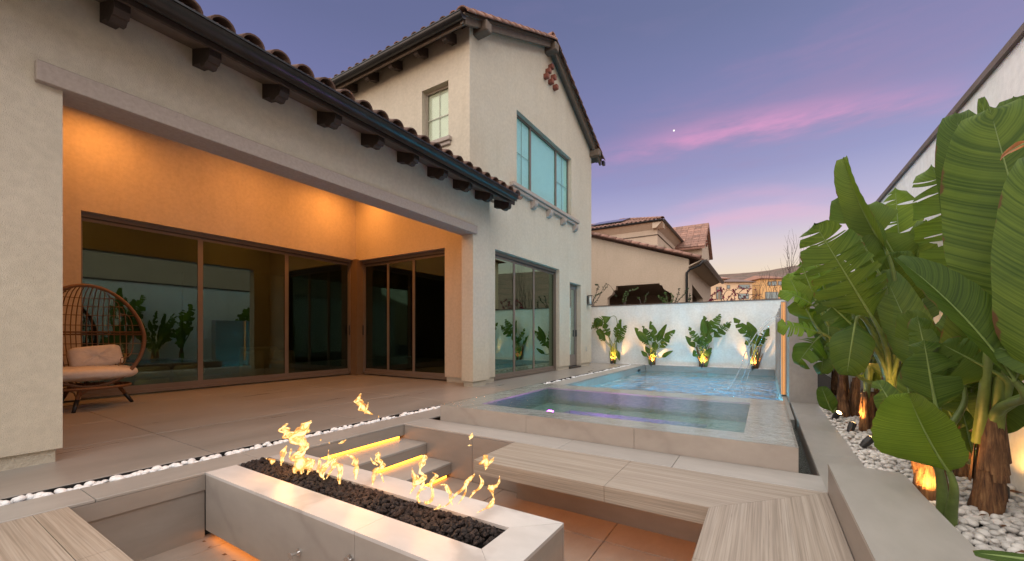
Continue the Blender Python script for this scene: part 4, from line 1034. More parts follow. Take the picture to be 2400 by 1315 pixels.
# rake boards and purlin ends
for (ya_, yb_) in ((6.17, YRID-.0005), (YRID+.0005, 13.98)):
    MB().prism([(ya_, slope(ya_)-.115), (yb_, slope(yb_)-.115), (yb_, slope(yb_)+.028), (ya_, slope(ya_)+.028)], XT+.13, XT+.19, 'x').build('rake_board', TIMBERL, H)
    MB().prism([(ya_, slope(ya_)+.01), (yb_, slope(yb_)+.01), (yb_, slope(yb_)+.028), (ya_, slope(ya_)+.028)], XT+.002, XT+.128, 'x').build('rake_soffit', TIMBERL, H)
for (y_, z_, w) in ((6.85, slope(6.85)-.12, .10), (YRID, ZR-.14, .11), (13.45, slope(13.45)-.13, .10)):
    MB().cbox(XT-.02, XT+.34, y_-w, y_+w, z_-.12, z_+.10, .02).build('beam_end', TIMBERL, H)

# wall lantern
wl = empty('wall_lantern', (XT, 13.17, 2.05), 'small black box lantern on the stucco corner beyond the single door', 'wall lamp')
m = MB(); lx, ly = XT+.10, 13.17
m.box(XT, XT+.02, ly-.05, ly+.05, 2.12, 2.38).build('backplate', BLACK, wl)
m = MB(); m.box(lx-.08, lx+.08, ly-.08, ly+.08, 2.385, 2.40).box(lx-.08, lx+.08, ly-.08, ly+.08, 2.07, 2.083)
for a in (-.08, .068):
    for b_ in (-.08, .068): m.box(lx+a, lx+a+.012, ly+b_, ly+b_+.012, 2.084, 2.384)
m.build('cage', BLACK, wl); MB().lathe([(.045, 0), (.045, .24), (.02, .26)], (lx, ly, 2.085), 14).build('glass_shade', plain('seeded glass', (.55, .6, .6), .2), wl, smooth=True)

# ================================================================== PATIO FURNITURE
ch = empty('egg_chair', (-8.3, 1.85, 0), 'brown rattan egg chair with off white cushions on the patio', 'chair')
cc_ = Vector((-8.36, 1.72, 0)); fd = Vector((1, .02, 0)).normalized(); sd = Vector((-fd.y, fd.x, 0)); zc = 1.04
def E(sx_, fz, dep): return cc_+sd*sx_+Vector((0, 0, zc+fz))+fd*dep
HW, HH = .61, .72
def eggw(a):  # hoop outline, wider below the middle
    s_, c_ = math.sin(a), math.cos(a); w = HW*(1-.10*max(0, s_))
    return w*c_, HH*s_
hoop = [E(*eggw(2*math.pi*k/48), .22-.10*math.sin(2*math.pi*k/48)) for k in range(49)]
MB().tube(hoop, .024, 8, cap=False).build('hoop', RATTAN, ch, smooth=True)
MB().tube([p-fd*.04 for p in hoop], .016, 6, cap=False).build('hoop', RATTAN, ch, smooth=True)
def shell(a, r):   # a: angle round hoop, r 1 at hoop .. 0 at rear pole ; ellipsoid behind the hoop
    x, z = eggw(a); q = math.sqrt(max(0, 1-r*r)); dep0 = .22-.10*math.sin(a)
    return E(x*r, z*r+.10*q*0, dep0*r-.62*q)
# vertical ribs: slices at constant sideways position swinging from the top to the bottom
m = MB()
for k in range(1, 22):
    fx = -1+2*k/22
    pts = []
    for j in range(15):
        ph = math.pi*j/14; w = math.sqrt(max(0, 1-fx*fx))
        zz = HH*math.cos(ph)*(w**.9); dp = -.58*math.sin(ph)*w+.20-.08*zz
        pts.append(E(fx*HW*(.62+.38*math.sin(ph)**.6) if k else 0, zz, dp))
    m.tube(pts, .0065, 5)
m.build('cane_ribs', RATTAN, ch, smooth=True, kind='stuff')
m = MB()
for zf_ in (.56, .44, .31, .16, -.12, -.28, -.42, -.54):
    wz = math.sqrt(max(0, 1-(zf_/HH)**2)); pts = []
    for j in range(17):
        a = math.pi*j/16; pts.append(E(HW*wz*math.cos(a)*.98, zf_, .20-.08*zf_-.58*wz*math.sin(a)))
    m.tube(pts, .006, 5)
m.build('cane_hoops', RATTAN, ch, smooth=True, kind='stuff')
pts = [E(HW*.99*math.cos(math.pi*j/16), .02, .20-.58*math.sin(math.pi*j/16)) for j in range(17)]
MB().tube(pts, .014, 6).build('mid_rail', RATTAN, ch, smooth=True)
MB().tube([p+Vector((0, 0, .035)) for p in pts], .014, 6).build('mid_rail', RATTAN, ch, smooth=True)
def cushion(name, c, rx, ry, rz_, pw=.55, rot=None, parent=ch, pe=.5):
    m = MB(); nu, nv = 22, 26; v = []; f = []
    def sp(x, e): return math.copysign(abs(x)**e, x)
    for i in range(nu+1):
        a = -math.pi/2+math.pi*i/nu
        for j in range(nv):
            b_ = 2*math.pi*j/nv
            p = Vector((rx*sp(math.cos(a), pe)*sp(math.cos(b_), pw), ry*sp(math.cos(a), pe)*sp(math.sin(b_), pw), rz_*sp(math.sin(a), .8)))
            p.z += .006*math.sin(j*2.3+i); 
            if rot: p = rot @ p
            v.append(p+Vector(c))
    f = [(i*nv+j, i*nv+(j+1) % nv, (i+1)*nv+(j+1) % nv, (i+1)*nv+j) for i in range(nu) for j in range(nv)]
    m.add(v, f); return m.build(name, FABRIC, parent, smooth=True)
cushion('seat_cushion', E(.02, -.545, -.02), .44, .56, .10, .8)
sc_ = cushion('pillow', E(.16, -.315, -.14), .165, .29, .085, .32, Matrix.Rotation(R(72), 3, 'Y') @ Matrix.Rotation(R(6), 3, 'Z'), pe=.35)
base_r = [E(.62*math.cos(2*math.pi*k/32)*.8, -.735, .52*math.sin(2*math.pi*k/32)*.85) for k in range(33)]
MB().tube(base_r, .02, 8, cap=False).build('base_ring', RATTAN, ch, smooth=True)
m = MB()
for k in range(9):
    s_ = -.45+.9*k/8; m.tube([E(s_, -.735, -.4*math.sqrt(1-(s_/.52)**2)), E(s_, -.735, .4*math.sqrt(1-(s_/.52)**2))], .007, 5)
m.build('base_canes', RATTAN, ch, kind='stuff')
for fx, fy in ((-7.912, 1.528), (-8.44, 2.271), (-8.85, 1.55), (-8.35, 1.25)):
    d = Vector((fx, fy, 0))-Vector((-8.38, 1.80, 0)); top = Vector((-8.38, 1.80, .30))+d*.62
    mid = top.lerp(Vector((fx, fy, 0)), .5)
    MB().tube([top, mid], [.026, .024], 10).build('leg', RATTAN, ch, smooth=True)
    MB().tube([mid, Vector((fx, fy, .0))], [.028, .021], 10).build('leg_sock', BLACK, ch, smooth=True)
    m = MB()
    side = d.cross(Vector((0, 0, 1))).normalized()
    for sg in (-1, 1): m.tube([mid+Vector((0, 0, .02)), mid.lerp(top, .6)+side*.05*sg+Vector((0, 0, .01)), top+side*.16*sg+Vector((0, 0, .02))], .009, 6)
    m.build('leg_brace', RATTAN, ch, smooth=True)

def otto(x, y_, r, lab):
    o = empty('ottoman', (x, y_, .03), lab, 'ottoman', 'round ottomans behind the patio glass')
    for z0_ in (0.0, .21):
        prof = [(r*.80, 0), (r*.95, .03), (r, .09), (r*.97, .15), (r*.86, .195), (r*.3, .205)]
        MB().lathe(prof, (x, y_, .03+z0_), 28).build('cushion', OTTO, o, smooth=True)
otto(-9.95, 2.98, .26, 'left olive ottoman standing indoors behind the egg chair')
otto(-9.95, 3.56, .26, 'right olive ottoman standing indoors beside the first door mullion')
so_ = empty('sofa', (-10.6, 5.3, .03), 'pale boxy armchair standing indoors behind the middle glass pane', 'armchair')
FAB2 = plain('pale armchair fabric', (.42, .38, .27), .9, 0, .1, 40, .3, 150)
MB().cbox(-11.0, -10.2, 5.0, 5.18, .03, .66, .06).build('arm', FAB2, so_); MB().cbox(-11.0, -10.2, 5.75, 5.93, .03, .66, .06).build('arm', FAB2, so_)
MB().cbox(-11.0, -10.2, 5.185, 5.745, .03, .42, .06).build('seat', FAB2, so_); MB().cbox(-11.15, -11.005, 5.0, 5.93, .03, .75, .05).build('back', FAB2, so_)
# stool seen through the tower doors
stl = empty('stool', (-6.3, 9.0, .03), 'slim cream bar stool standing behind the tower glass doors', 'stool')
m = MB()
for a in (-.17, .17):
    for b_ in (-.17, .17): MB().tube([(-6.3+a*1.2, 9.0+b_*1.2, .03), (-6.3+a*.8, 9.0+b_*.8, .70)], .014, 6).build('leg', FAB2, stl)
MB().cbox(-6.5, -6.1, 8.8, 9.2, .70, .75, .01).build('seat', FAB2, stl)
MB().box(-6.47, -6.13, 8.83, 8.85, .30, .32).box(-6.47, -6.13, 9.15, 9.17, .30, .32).box(-6.3+.15, -6.3+.17, 8.83, 9.17, .30, .32).build('rungs', FAB2, stl)
lamp('room_fill', 'POINT', (-10.3, 1.0, 2.6), 30, (1.0, .84, .58), .04)  # unseen fill added so the ottomans show through the glass
lamp('room_fill', 'POINT', (-9.75, 1.2, 1.9), 9, (1.0, .85, .6), .03)  # second unseen fill added behind the patio glass

# ================================================================== PLANTS
def leafmat(name, c0, c1, back):
    m, t, b, o = newmat(name)
    uvn = tn(t, 'ShaderNodeUVMap'); uvn.uv_map = 'UVMap'
    sep = tn(t, 'ShaderNodeSeparateXYZ'); t.links.new(uvn.outputs[0], sep.inputs[0])
    au = tn(t, 'ShaderNodeMath', operation='ABSOLUTE'); t.links.new(sep.outputs[0], au.inputs[0])
    ph = tn(t, 'ShaderNodeMath', operation='MULTIPLY_ADD'); t.links.new(au.outputs[0], ph.inputs[0]); ph.inputs[1].default_value = -.10; t.links.new(sep.outputs[1], ph.inputs[2])
    cb = tn(t, 'ShaderNodeCombineXYZ'); t.links.new(ph.outputs[0], cb.inputs[0])
    oi = tn(t, 'ShaderNodeObjectInfo'); t.links.new(oi.outputs['Random'], cb.inputs[1])
    mp = tn(t, 'ShaderNodeMapping'); t.links.new(cb.outputs[0], mp.inputs[0]); mp.inputs['Scale'].default_value = (95, 5, 1)
    stn_ = tnoise(t, mp.outputs[0], 1.0, 2, .5)
    big = tnoise(t, coords(t), 5, 4)
    c = tramp(t, stn_, [(.36, c0), (.60, c1)])
    c = tmix(t, .8, c, tramp(t, big, [(.3, (.62, .74, .70)), (.7, (1.22, 1.14, .95))]), 'MULTIPLY')
    hs = tn(t, 'ShaderNodeHueSaturation'); mr = tn(t, 'ShaderNodeMapRange'); t.links.new(oi.outputs['Random'], mr.inputs[0]); mr.inputs[3].default_value = .485; mr.inputs[4].default_value = .512
    mr2 = tn(t, 'ShaderNodeMapRange'); t.links.new(oi.outputs['Random'], mr2.inputs[0]); mr2.inputs[3].default_value = 1.38; mr2.inputs[4].default_value = .75
    t.links.new(mr.outputs[0], hs.inputs['Hue']); t.links.new(mr2.outputs[0], hs.inputs['Value']); t.links.new(c, hs.inputs['Color']); c = hs.outputs[0]
    # browned edge
    ed = tn(t, 'ShaderNodeMath', operation='MULTIPLY_ADD'); t.links.new(tnoise(t, coords(t), 9, 3), ed.inputs[0]); ed.inputs[1].default_value = .5; t.links.new(au.outputs[0], ed.inputs[2])
    ef = tramp(t, ed.outputs[0], [(1.27, (0, 0, 0)), (1.0, (0, 0, 0))]) if False else None
    gt = tn(t, 'ShaderNodeMapRange', interpolation_type='SMOOTHSTEP'); t.links.new(ed.outputs[0], gt.inputs[0]); gt.inputs[1].default_value = 1.25; gt.inputs[2].default_value = 1.30
    c = tmix(t, gt.outputs[0], c, (.10, .045, .02))
    ge = tn(t, 'ShaderNodeNewGeometry'); c = tmix(t, ge.outputs['Backfacing'], c, tmix(t, .55, c, back))
    t.links.new(c, b.inputs['Base Color']); b.inputs['Roughness'].default_value = .5; b.inputs['Specular IOR Level'].default_value = .22
    tbump(t, b, stn_, .35, .006)
    trn = tn(t, 'ShaderNodeBsdfTranslucent'); t.links.new(tmix(t, .5, c, (.25, .35, .02)), trn.inputs[0])
    mx = tn(t, 'ShaderNodeMixShader'); mx.inputs[0].default_value = .28; t.links.new(b.outputs[0], mx.inputs[1]); t.links.new(trn.outputs[0], mx.inputs[2]); t.links.new(mx.outputs[0], o.inputs[0])
    return m
LEAF = leafmat('broad leaf', (.024, .058, .009), (.072, .128, .018), (.085, .13, .035))
LEAFL = leafmat('yellow green leaf', (.060, .115, .010), (.125, .205, .018), (.10, .16, .04))
RIB = plain('pale midrib', (.13, .20, .045), .5, 0, .15, 20)
STALK = plain('green stalk', (.11, .16, .035), .5, 0, .25, 14, .1)
HUSK, _t, _b, _o = newmat('fibrous brown husk'); _v = coords(_t, (1, 1, .10))
_n = tnoise(_t, _v, 55, 5, .65, .5); _n2 = tnoise(_t, coords(_t), 9, 4)
_c = tmix(_t, .75, tramp(_t, _n, [(.34, (.045, .020, .010)), (.5, (.15, .075, .032)), (.68, (.27, .16, .075))]), tramp(_t, _n2, [(.35, (.55, .5, .45)), (.65, (1.2, 1.1, 1))]), 'MULTIPLY')
_t.links.new(_c, _b.inputs['Base Color']); _b.inputs['Roughness'].default_value = .8; tbump(_t, _b, _n, .9, .015)
DRYL = plain('dry orange leaf', (.30, .11, .02), .7, 0, .3, 20, .3)

def make_leaf(parent, p0, p2, width, bend=.1, nrm=None, fold=.25, splits=3, seed=0, root=None, mat=None, droop=.1, off=None, name='leaf', stalk_r=.013, taper=1.0):
    rnd = random.Random(seed*17+3); p0 = Vector(p0); p2 = Vector(p2); Lf = (p2-p0).length; T0 = (p2-p0).normalized()
    nrm = Vector(nrm) if nrm is not None else Vector((-.6, -.7, .35))
    Nn = (nrm-T0*nrm.dot(T0)).normalized()
    p1 = (p0+p2)/2+Nn*bend*Lf
    def C(t_): return p0*(1-t_)**2+p1*2*t_*(1-t_)+p2*t_*t_
    def Tn(t_): return ((p1-p0)*(1-t_)+(p2-p1)*t_).normalized()
    def wf_(t_):
        t_ = min(max(t_, 0), 1)
        bs_ = math.sin(math.pi/2*min(1, (t_+.015)/(.34 if taper < 1.5 else .42)))**.75
        return bs_*((1-t_**3.2)**.55 if taper < 1.2 else ((1-t_**2.2)**.75 if taper < 1.8 else (1-t_**1.9)**.85))
    K = 5; v = []; f = []; uv = []; mi = []
    for sg in (-1, 1):
        ns = splits if splits == 0 else max(0, splits+rnd.randint(-1, 1))
        cuts = sorted(rnd.uniform(.12, .95) for _ in range(ns)); segs = [0]+cuts+[1]
        for si in range(len(segs)-1):
            a, b_ = segs[si], segs[si+1]; n = max(2, int((b_-a)*20)); tw = rnd.uniform(-.16, .30) if ns else 0; sh = rnd.uniform(.9, 1.03) if ns else 1
            opn = rnd.uniform(.06, .30) if ns else 0
            base_i = len(v)
            for i in range(n+1):
                t_ = a+(b_-a)*i/n
                for k in range(K+1):
                    q = k/K
                    tt = t_+.055*q*q                       # veins sweep toward the tip
                    mid = (a+b_)/2
                    to = tt+(mid-t_)*opn*q*2.2*(1 if (si > 0 or i > n/2) and (si < len(segs)-2 or i < n/2) else 0)
                    tC = min(1.0, max(0, to)); w = width*.5*wf_(t_)*q*sh*(1+(.03*math.sin(t_*47+seed) if ns > 2 else .012*math.sin(t_*21+seed)))
                    Tt = Tn(tC); S = Tt.cross(Nn).normalized(); N2 = S.cross(Tt).normalized()
                    P = C(tC)+(S*sg*math.cos(fold)+N2*math.sin(fold))*w
                    P -= N2*(droop*width*q*q*(1+tw*8))+Vector((0, 0, 1))*(droop*.5*width*q*q*(.5+abs(tw)*6))
                    P += N2*(.010*width*math.sin(t_*60)*q+.035*width*q*q*math.sin(t_*8+seed*1.7+sg))
                    v.append(P); uv.append((sg*q, t_))
            for i in range(n):
                for k in range(K):
                    a0 = base_i+i*(K+1)+k; q4 = (a0, a0+1, a0+K+2, a0+K+1)
                    f.append(q4 if sg > 0 else q4[::-1]); mi.append(0)
    # midrib + stalk tube
    def tube(pts, rs, mid_, nn=6):
        b0 = len(v); up = None
        for i, p in enumerate(pts):
            t_ = (pts[min(i+1, len(pts)-1)]-pts[max(i-1, 0)]).normalized()
            if up is None: up = Vector((0, 0, 1)) if abs(t_.z) < .9 else Vector((1, 0, 0))
            a = t_.cross(up).normalized(); bb = a.cross(t_).normalized(); up = bb
            for k in range(nn):
                an = 2*math.pi*k/nn; v.append(p+a*math.cos(an)*rs[i]+bb*math.sin(an)*rs[i]); uv.append((0, 0))
        for i in range(len(pts)-1):
            for k in range(nn): f.append((b0+i*nn+k, b0+i*nn+(k+1) % nn, b0+(i+1)*nn+(k+1) % nn, b0+(i+1)*nn+k)); mi.append(mid_)
    pr = [C(i/10)-Nn*.002 for i in range(11)]; tube(pr, [stalk_r*.62*(1-.85*i/10) for i in range(11)], 1)
    if root is not None:
        r0 = Vector(root); c1 = r0+Vector((0, 0, 1))*(p0-r0).length*.45; pp = []
        cx = p0-T0*(p0-r0).length*.30
        for i in range(11):
            q = i/10; pp.append(r0*(1-q)**3+c1*3*q*(1-q)**2+cx*3*q*q*(1-q)+p0*q**3)
        tube(pp, [stalk_r*(1.7-.95*i/10) for i in range(11)], 2, 8)
    me = bpy.data.meshes.new(name); me.from_pydata([tuple(p) for p in v], [], f)
    for m_ in (mat or LEAF, RIB, STALK): me.materials.append(m_)
    me.polygons.foreach_set('material_index', mi); me.polygons.foreach_set('use_smooth', [True]*len(f))
    ul = me.uv_layers.new(name='UVMap')
    for i, l in enumerate(me.loops): ul.data[i].uv = uv[l.vertex_index]
    me.update(); return link(name, me, parent)
def trunk(parent, base, top, r0, r1, seed=0):
    rnd = random.Random(seed); base, top = Vector(base), Vector(top)
    pts = [base.lerp(top, k/5)+Vector((rnd.uniform(-.01, .01), rnd.uniform(-.01, .01), 0)) for k in range(6)]
    MB().tube(pts, [r0*(1-k/5)+r1*k/5 for k in range(6)], 12).build('trunk', HUSK, parent, smooth=True)
    for k in range(13):   # overlapping husk sheaths
        a = rnd.uniform(0, 6.28); h0 = rnd.uniform(0, .6); p = base.lerp(top, h0); d = Vector((math.cos(a), math.sin(a), 0)); s_ = Vector((-d.y, d.x, 0))
        Lh = (top-base).length*rnd.uniform(.4, .8); w = r0*rnd.uniform(.6, .95); m = MB()
        def g(i, j, d=d, s_=s_, p=p, Lh=Lh, w=w):
            z = Lh*i; ww = w*(1-.75*i**1.5); rr = (r0*1.06)*(1-.42*i)
            an = (j-.5)*2*ww/r0; dd = d*math.cos(an)+s_*math.sin(an); return p+dd*rr+Vector((0, 0, z))
        m.grid(g, 6, 4).build('husk', HUSK, parent, smooth=True)
def uplight(p, aim, lab, energy=30, grp='plant uplights in the white pebbles', spot=80):
    p = Vector(p); aim = Vector(aim); d = (aim-p).normalized(); r = empty('uplight', p, lab, 'uplight', grp)
    MB().tube([p-d*.06, p-d*.01, p+d*.055], [.022, .034, .036], 14, cap=True).build('housing', BLACK, r, smooth=False)
    MB().tube([p+d*.0551, p+d*.058], [.030, .030], 14).build('lens', BULB, r)
    MB().tube([p-d*.02, Vector((p.x, p.y, p.z-.10))], .009, 8).build('stake', BLACK, r)
    lamp('uplight_beam', 'SPOT', p+d*.07, energy, (1.0, .47, .12), .02, aim, spot, .7)

# four plants against the end wall; leaves given as (tip u,v, base u,v, width px, splits)
far = [
 ('bird_of_paradise', 'leftmost wall plant, its leaves drooping left toward the house corner', (1438, 851), 14.82,
   [((1392,745),(1412,765),26,4,.25),((1384,770),(1432,742),34,5,.2),((1388,755),(1420,798),22,4,.1),((1415,752),(1428,790),26,5,.1),((1455,748),(1442,792),26,7,0),((1468,762),(1446,795),34,9,0),((1463,790),(1445,800),26,8,0),((1402,780),(1418,800),20,3,.1),((1452,845),(1446,820),14,0,0)]),
 ('bird_of_paradise', 'second wall plant from the left, a wide symmetrical fan of leaves', (1530, 853), 14.82,
   [((1488,767),(1518,805),26,1,.05),((1505,763),(1527,800),24,5,0),((1524,752),(1536,798),24,2,0),((1562,760),(1540,802),22,1,0),((1580,772),(1548,802),30,4,-.1),((1570,790),(1545,815),26,3,-.1),((1496,785),(1522,808),22,4,0),((1535,790),(1536,822),22,1,0),((1577,822),(1550,838),14,0,.1),((1503,822),(1517,836),14,0,0),((1512,812),(1524,828),16,0,0)]),
 ('bird_of_paradise', 'third wall plant from the left, the tallest one with a feathery leaf leaning right', (1648, 855), 14.82,
   [((1688,735),(1662,782),34,8,0),((1713,753),(1672,790),34,10,0),((1650,740),(1662,790),24,1,.05),((1646,748),(1652,788),20,0,0),((1614,766),(1640,806),24,4,0),((1607,787),(1630,815),20,1,0),((1645,775),(1652,812),22,4,0),((1665,770),(1655,808),24,1,0),((1668,815),(1652,835),18,0,.1),((1626,820),(1634,838),18,1,0),((1640,790),(1642,820),20,5,0)]),
 ('bird_of_paradise', 'rightmost wall plant, just behind the falling water jets', (1766, 856), 14.82,
   [((1720,744),(1758,792),30,3,.05),((1752,754),(1770,792),26,0,0),((1802,768),(1778,805),26,1,-.05),((1745,805),(1762,800),24,1,0),((1765,775),(1772,808),24,0,0),((1792,790),(1775,812),20,2,0)]),
]
for pi, (nm, lab, (bu, bv), yy_, lvs) in enumerate(far):
    bx = py(bu, 800, yy_).x; r = empty(nm, (bx, yy_, 0), lab, 'bird of paradise plant', 'uplit plants along the end wall')
    rt_ = random.Random(pi+60)
    for k in range(11):
        a_ = rt_.uniform(-1, 1); b0 = Vector((bx+a_*.10, yy_+rt_.uniform(-.05, .05), -.03)); t0 = Vector((bx+a_*rt_.uniform(.16, .30), yy_+rt_.uniform(-.05, .08), rt_.uniform(.30, .72)))
        MB().tube([b0, b0.lerp(t0, .5)+Vector((-a_*.02, 0, 0)), t0], [.036, .028, .010], 7).build('trunk' if k % 2 else 'husk', HUSK if k % 3 else STALK, r, smooth=True)
    for li, ((tu, tv), (lu, lv), wpx, spl, dr) in enumerate(lvs):
        yl_ = yy_-.15+.10*((li*7) % 3-1)*.8
        tip = py(tu, tv, yl_-.05); bas = py(lu, lv, yl_); wm_ = wpx*.80*(bas-Vector((0, 0, CH))).length/FPX*1.02
        make_leaf(r, bas, tip, wm_, bend=.08+dr, nrm=(.15*((li % 3)-1), -1, .35), fold=.15, splits=spl, seed=pi*20+li, root=(bx+random.uniform(-.12, .12), yy_, .28), mat=LEAF, droop=.05, stalk_r=.012, taper=2)
    uplight((bx-.02, yy_-.16, .05), (bx+.03, yy_+.06, .55), ('bullet uplight under the leftmost wall plant', 'bullet uplight under the second wall plant', 'bullet uplight under the tallest wall plant', 'bullet uplight under the rightmost wall plant')[pi], 52, spot=105)

# right hand bed
N1 = (-.35, -.92, .12)
def big(root, rows, s0=100, mat=None):
    for i, row in enumerate(rows):
        (tu, tv, ty), (bu, bv, by_), wp, spl, bend, nrm, fold = row[:7]; rt = row[7] if len(row) > 7 else None; mt = row[8] if len(row) > 8 else mat; dr = row[9] if len(row) > 9 else .08
        bs_ = py(bu, bv, by_); tp_ = py(tu, tv, ty); fwd = (lambda q: -q.x*math.sin(TH)+q.y*math.cos(TH))((bs_+tp_)/2)
        make_leaf(root, bs_, tp_, wp*fwd/FPX*.80, bend, nrm, fold, spl, s0+i, rt, mt, dr, stalk_r=.018, taper=row[10] if len(row) > 10 else 1.0)
A = empty('bird_of_paradise', (1.14, 3.6, 0), 'nearest giant plant at the right edge of the picture with a huge broad leaf', 'bird of paradise plant', 'giant plants in the pebble bed')
trunk(A, (1.13, 3.58, -.03), (1.17, 3.60, .62), .078, .045, 1)
ra = (1.15, 3.58, .45)
big(A, [
 ((2318, 248, 3.30), (2470, 800, 3.25), 330, 0, .05, N1, .08, None, LEAF),
 ((2238, 262, 3.6), (2330, 640, 3.6), 150, 0, .06, N1, .1, ra),
 ((2182, 385, 3.9), (2330, 720, 3.8), 200, 9, .05, N1, .1, ra, LEAFL),
 ((2440, 350, 2.95), (2500, 960, 2.9), 250, 0, .06, N1, .2),
 ((2100, 604, 3.1), (2378, 893, 3.0), 190, 0, .12, (-.15, -.55, .85), .62, ra, LEAF, .03, 1.5),
 ((2330, 812, 3.0), (2490, 872, 2.9), 100, 0, .1, (-.4, -.7, .6), .1, ra),
 ((2205, 805, 3.5), (2345, 880, 3.5), 150, 3, .06, N1, .1, ra),
 ((2283, 1295, 1.6), (2560, 1335, 1.6), 60, 0, .02, (-.2, -.3, 1), .2),
 ((2375, 225, 3.75), (2420, 520, 3.7), 150, 1, .04, N1, .1),
 ((2300, 228, 3.6), (2335, 420, 3.6), 40, 0, .04, N1, .5),
 ((2200, 600, 4.1), (2320, 830, 3.9), 100, 4, .06, N1, .1, ra),
 ((2290, 700, 4.1), (2350, 930, 3.9), 110, 1, .05, N1, .1, ra),
 ((2340, 1010, 3.7), (2380, 880, 3.6), 110, 1, .1, N1, .1, ra),
])
for st_ in ((1.13, 3.57, 1.05, .98, 3.3), ):
    MB().tube([(1.16, 3.58, .4), (1.17, 3.52, .9), (1.15, 3.40, 1.3)], [.045, .03, .022], 8).build('stalk', STALK, A, smooth=True)
    MB().tube([(1.10, 3.58, .4), (1.11, 3.52, .8), (1.10, 3.40, 1.2)], [.035, .025, .018], 8).build('stalk', STALK, A, smooth=True)
make_leaf(A, px(2420, 330, .9), px(2345, 372, .88), .05, .1, N1, .6, 0, 77, None, DRYL)
B = empty('bird_of_paradise', (.93, 3.68, 0), 'plant with a low wide green leaf over its brightly lit trunk', 'bird of paradise plant', 'giant plants in the pebble bed')
trunk(B, (.92, 3.66, -.03), (.87, 3.72, .42), .085, .05, 5); rb = (.93, 3.66, .2)
big(B, [
 ((2128, 920, 3.1), (2224, 1105, 3.1), 270, 0, .08, (-.80, -.55, .2), .40, (.88, 3.22, -.03), LEAFL, .02),
 ((2085, 965, 3.25), (2165, 1045, 3.25), 75, 0, .08, (-.4, -.8, .3), .2, (.87, 3.3, -.02), LEAFL),
 ((2165, 795, 3.5), (2195, 960, 3.5), 140, 1, .05, N1, .1, rb),
 ((2150, 740, 3.95), (2195, 930, 3.85), 80, 3, .06, N1, .1, rb),
 ((2240, 720, 3.95), (2262, 920, 3.85), 110, 3, .05, N1, .1, rb),
 ((2055, 890, 3.8), (2120, 1000, 3.7), 70, 1, .12, (-.3, -.7, .6), .1, rb),
 ((2255, 960, 4.0), (2285, 1070, 4.0), 50, 2, .1, N1, .1, rb),
 ((2120, 870, 3.9), (2150, 1010, 3.85), 60, 1, .08, N1, .1, rb),
], 140)
Cc = empty('bird_of_paradise', (1.0, 5.15, 0), 'large plant behind with a torn leaf and tall folded leaf against the sky', 'bird of paradise plant', 'giant plants in the pebble bed')
trunk(Cc, (.98, 5.10, -.03), (.99, 5.15, .55), .08, .045, 8); trunk(Cc, (1.09, 5.2, -.03), (1.1, 5.15, .5), .07, .04, 9); trunk(Cc, (1.2, 4.9, -.03), (1.22, 4.9, .35), .06, .03, 10); rc_ = (1.0, 5.12, .45)
big(Cc, [
 ((1908, 522, 4.6), (2045, 745, 4.75), 180, 9, .06, (-.3, -.9, .3), .10, rc_, LEAF),
 ((1965, 460, 5.0), (2060, 640, 5.0), 115, 1, .05, N1, .1, rc_),
 ((1976, 368, 4.9), (2078, 590, 5.0), 105, 0, .10, (-.75, -.6, .1), .75, rc_),
 ((2030, 478, 5.3), (2120, 640, 5.3), 125, 1, .05, N1, .1, rc_),
 ((2098, 438, 5.6), (2115, 640, 5.5), 120, 9, .03, N1, .1, rc_, LEAFL),
 ((2150, 560, 5.6), (2140, 760, 5.4), 105, 4, .04, N1, .1, rc_),
 ((1915, 690, 4.9), (2000, 765, 4.9), 80, 4, .1, (-.3, -.75, .55), .1, rc_),
 ((1985, 880, 4.8), (2005, 755, 4.85), 105, 0, .14, (-.2, -.95, .1), .1, rc_, LEAF),
 ((2120, 690, 5.0), (2105, 830, 5.0), 60, 1, .05, N1, .1, rc_),
 ((1945, 800, 5.0), (2010, 880, 5.0), 70, 2, .1, N1, .1, rc_),
 ((2070, 905, 4.8), (2120, 965, 4.8), 50, 0, .12, (-.3, -.7, .6), .1, rc_, LEAFL),
 ((2170, 670, 5.3), (2140, 820, 5.2), 80, 2, .05, N1, .1, rc_),
 ((2065, 660, 5.4), (2070, 790, 5.3), 85, 2, .05, N1, .1, rc_),
 ((1950, 600, 5.3), (2000, 740, 5.2), 85, 4, .05, N1, .1, rc_),
], 180)
D = empty('bird_of_paradise', (.86, 6.75, 0), 'lime green plant spilling leaves over the fountain wall', 'bird of paradise plant', 'giant plants in the pebble bed')
trunk(D, (.86, 6.7, -.03), (.85, 6.75, .6), .07, .04, 12); trunk(D, (.98, 6.8, -.03), (1.0, 6.8, .5), .06, .04, 13); rd = (.87, 6.75, .45)
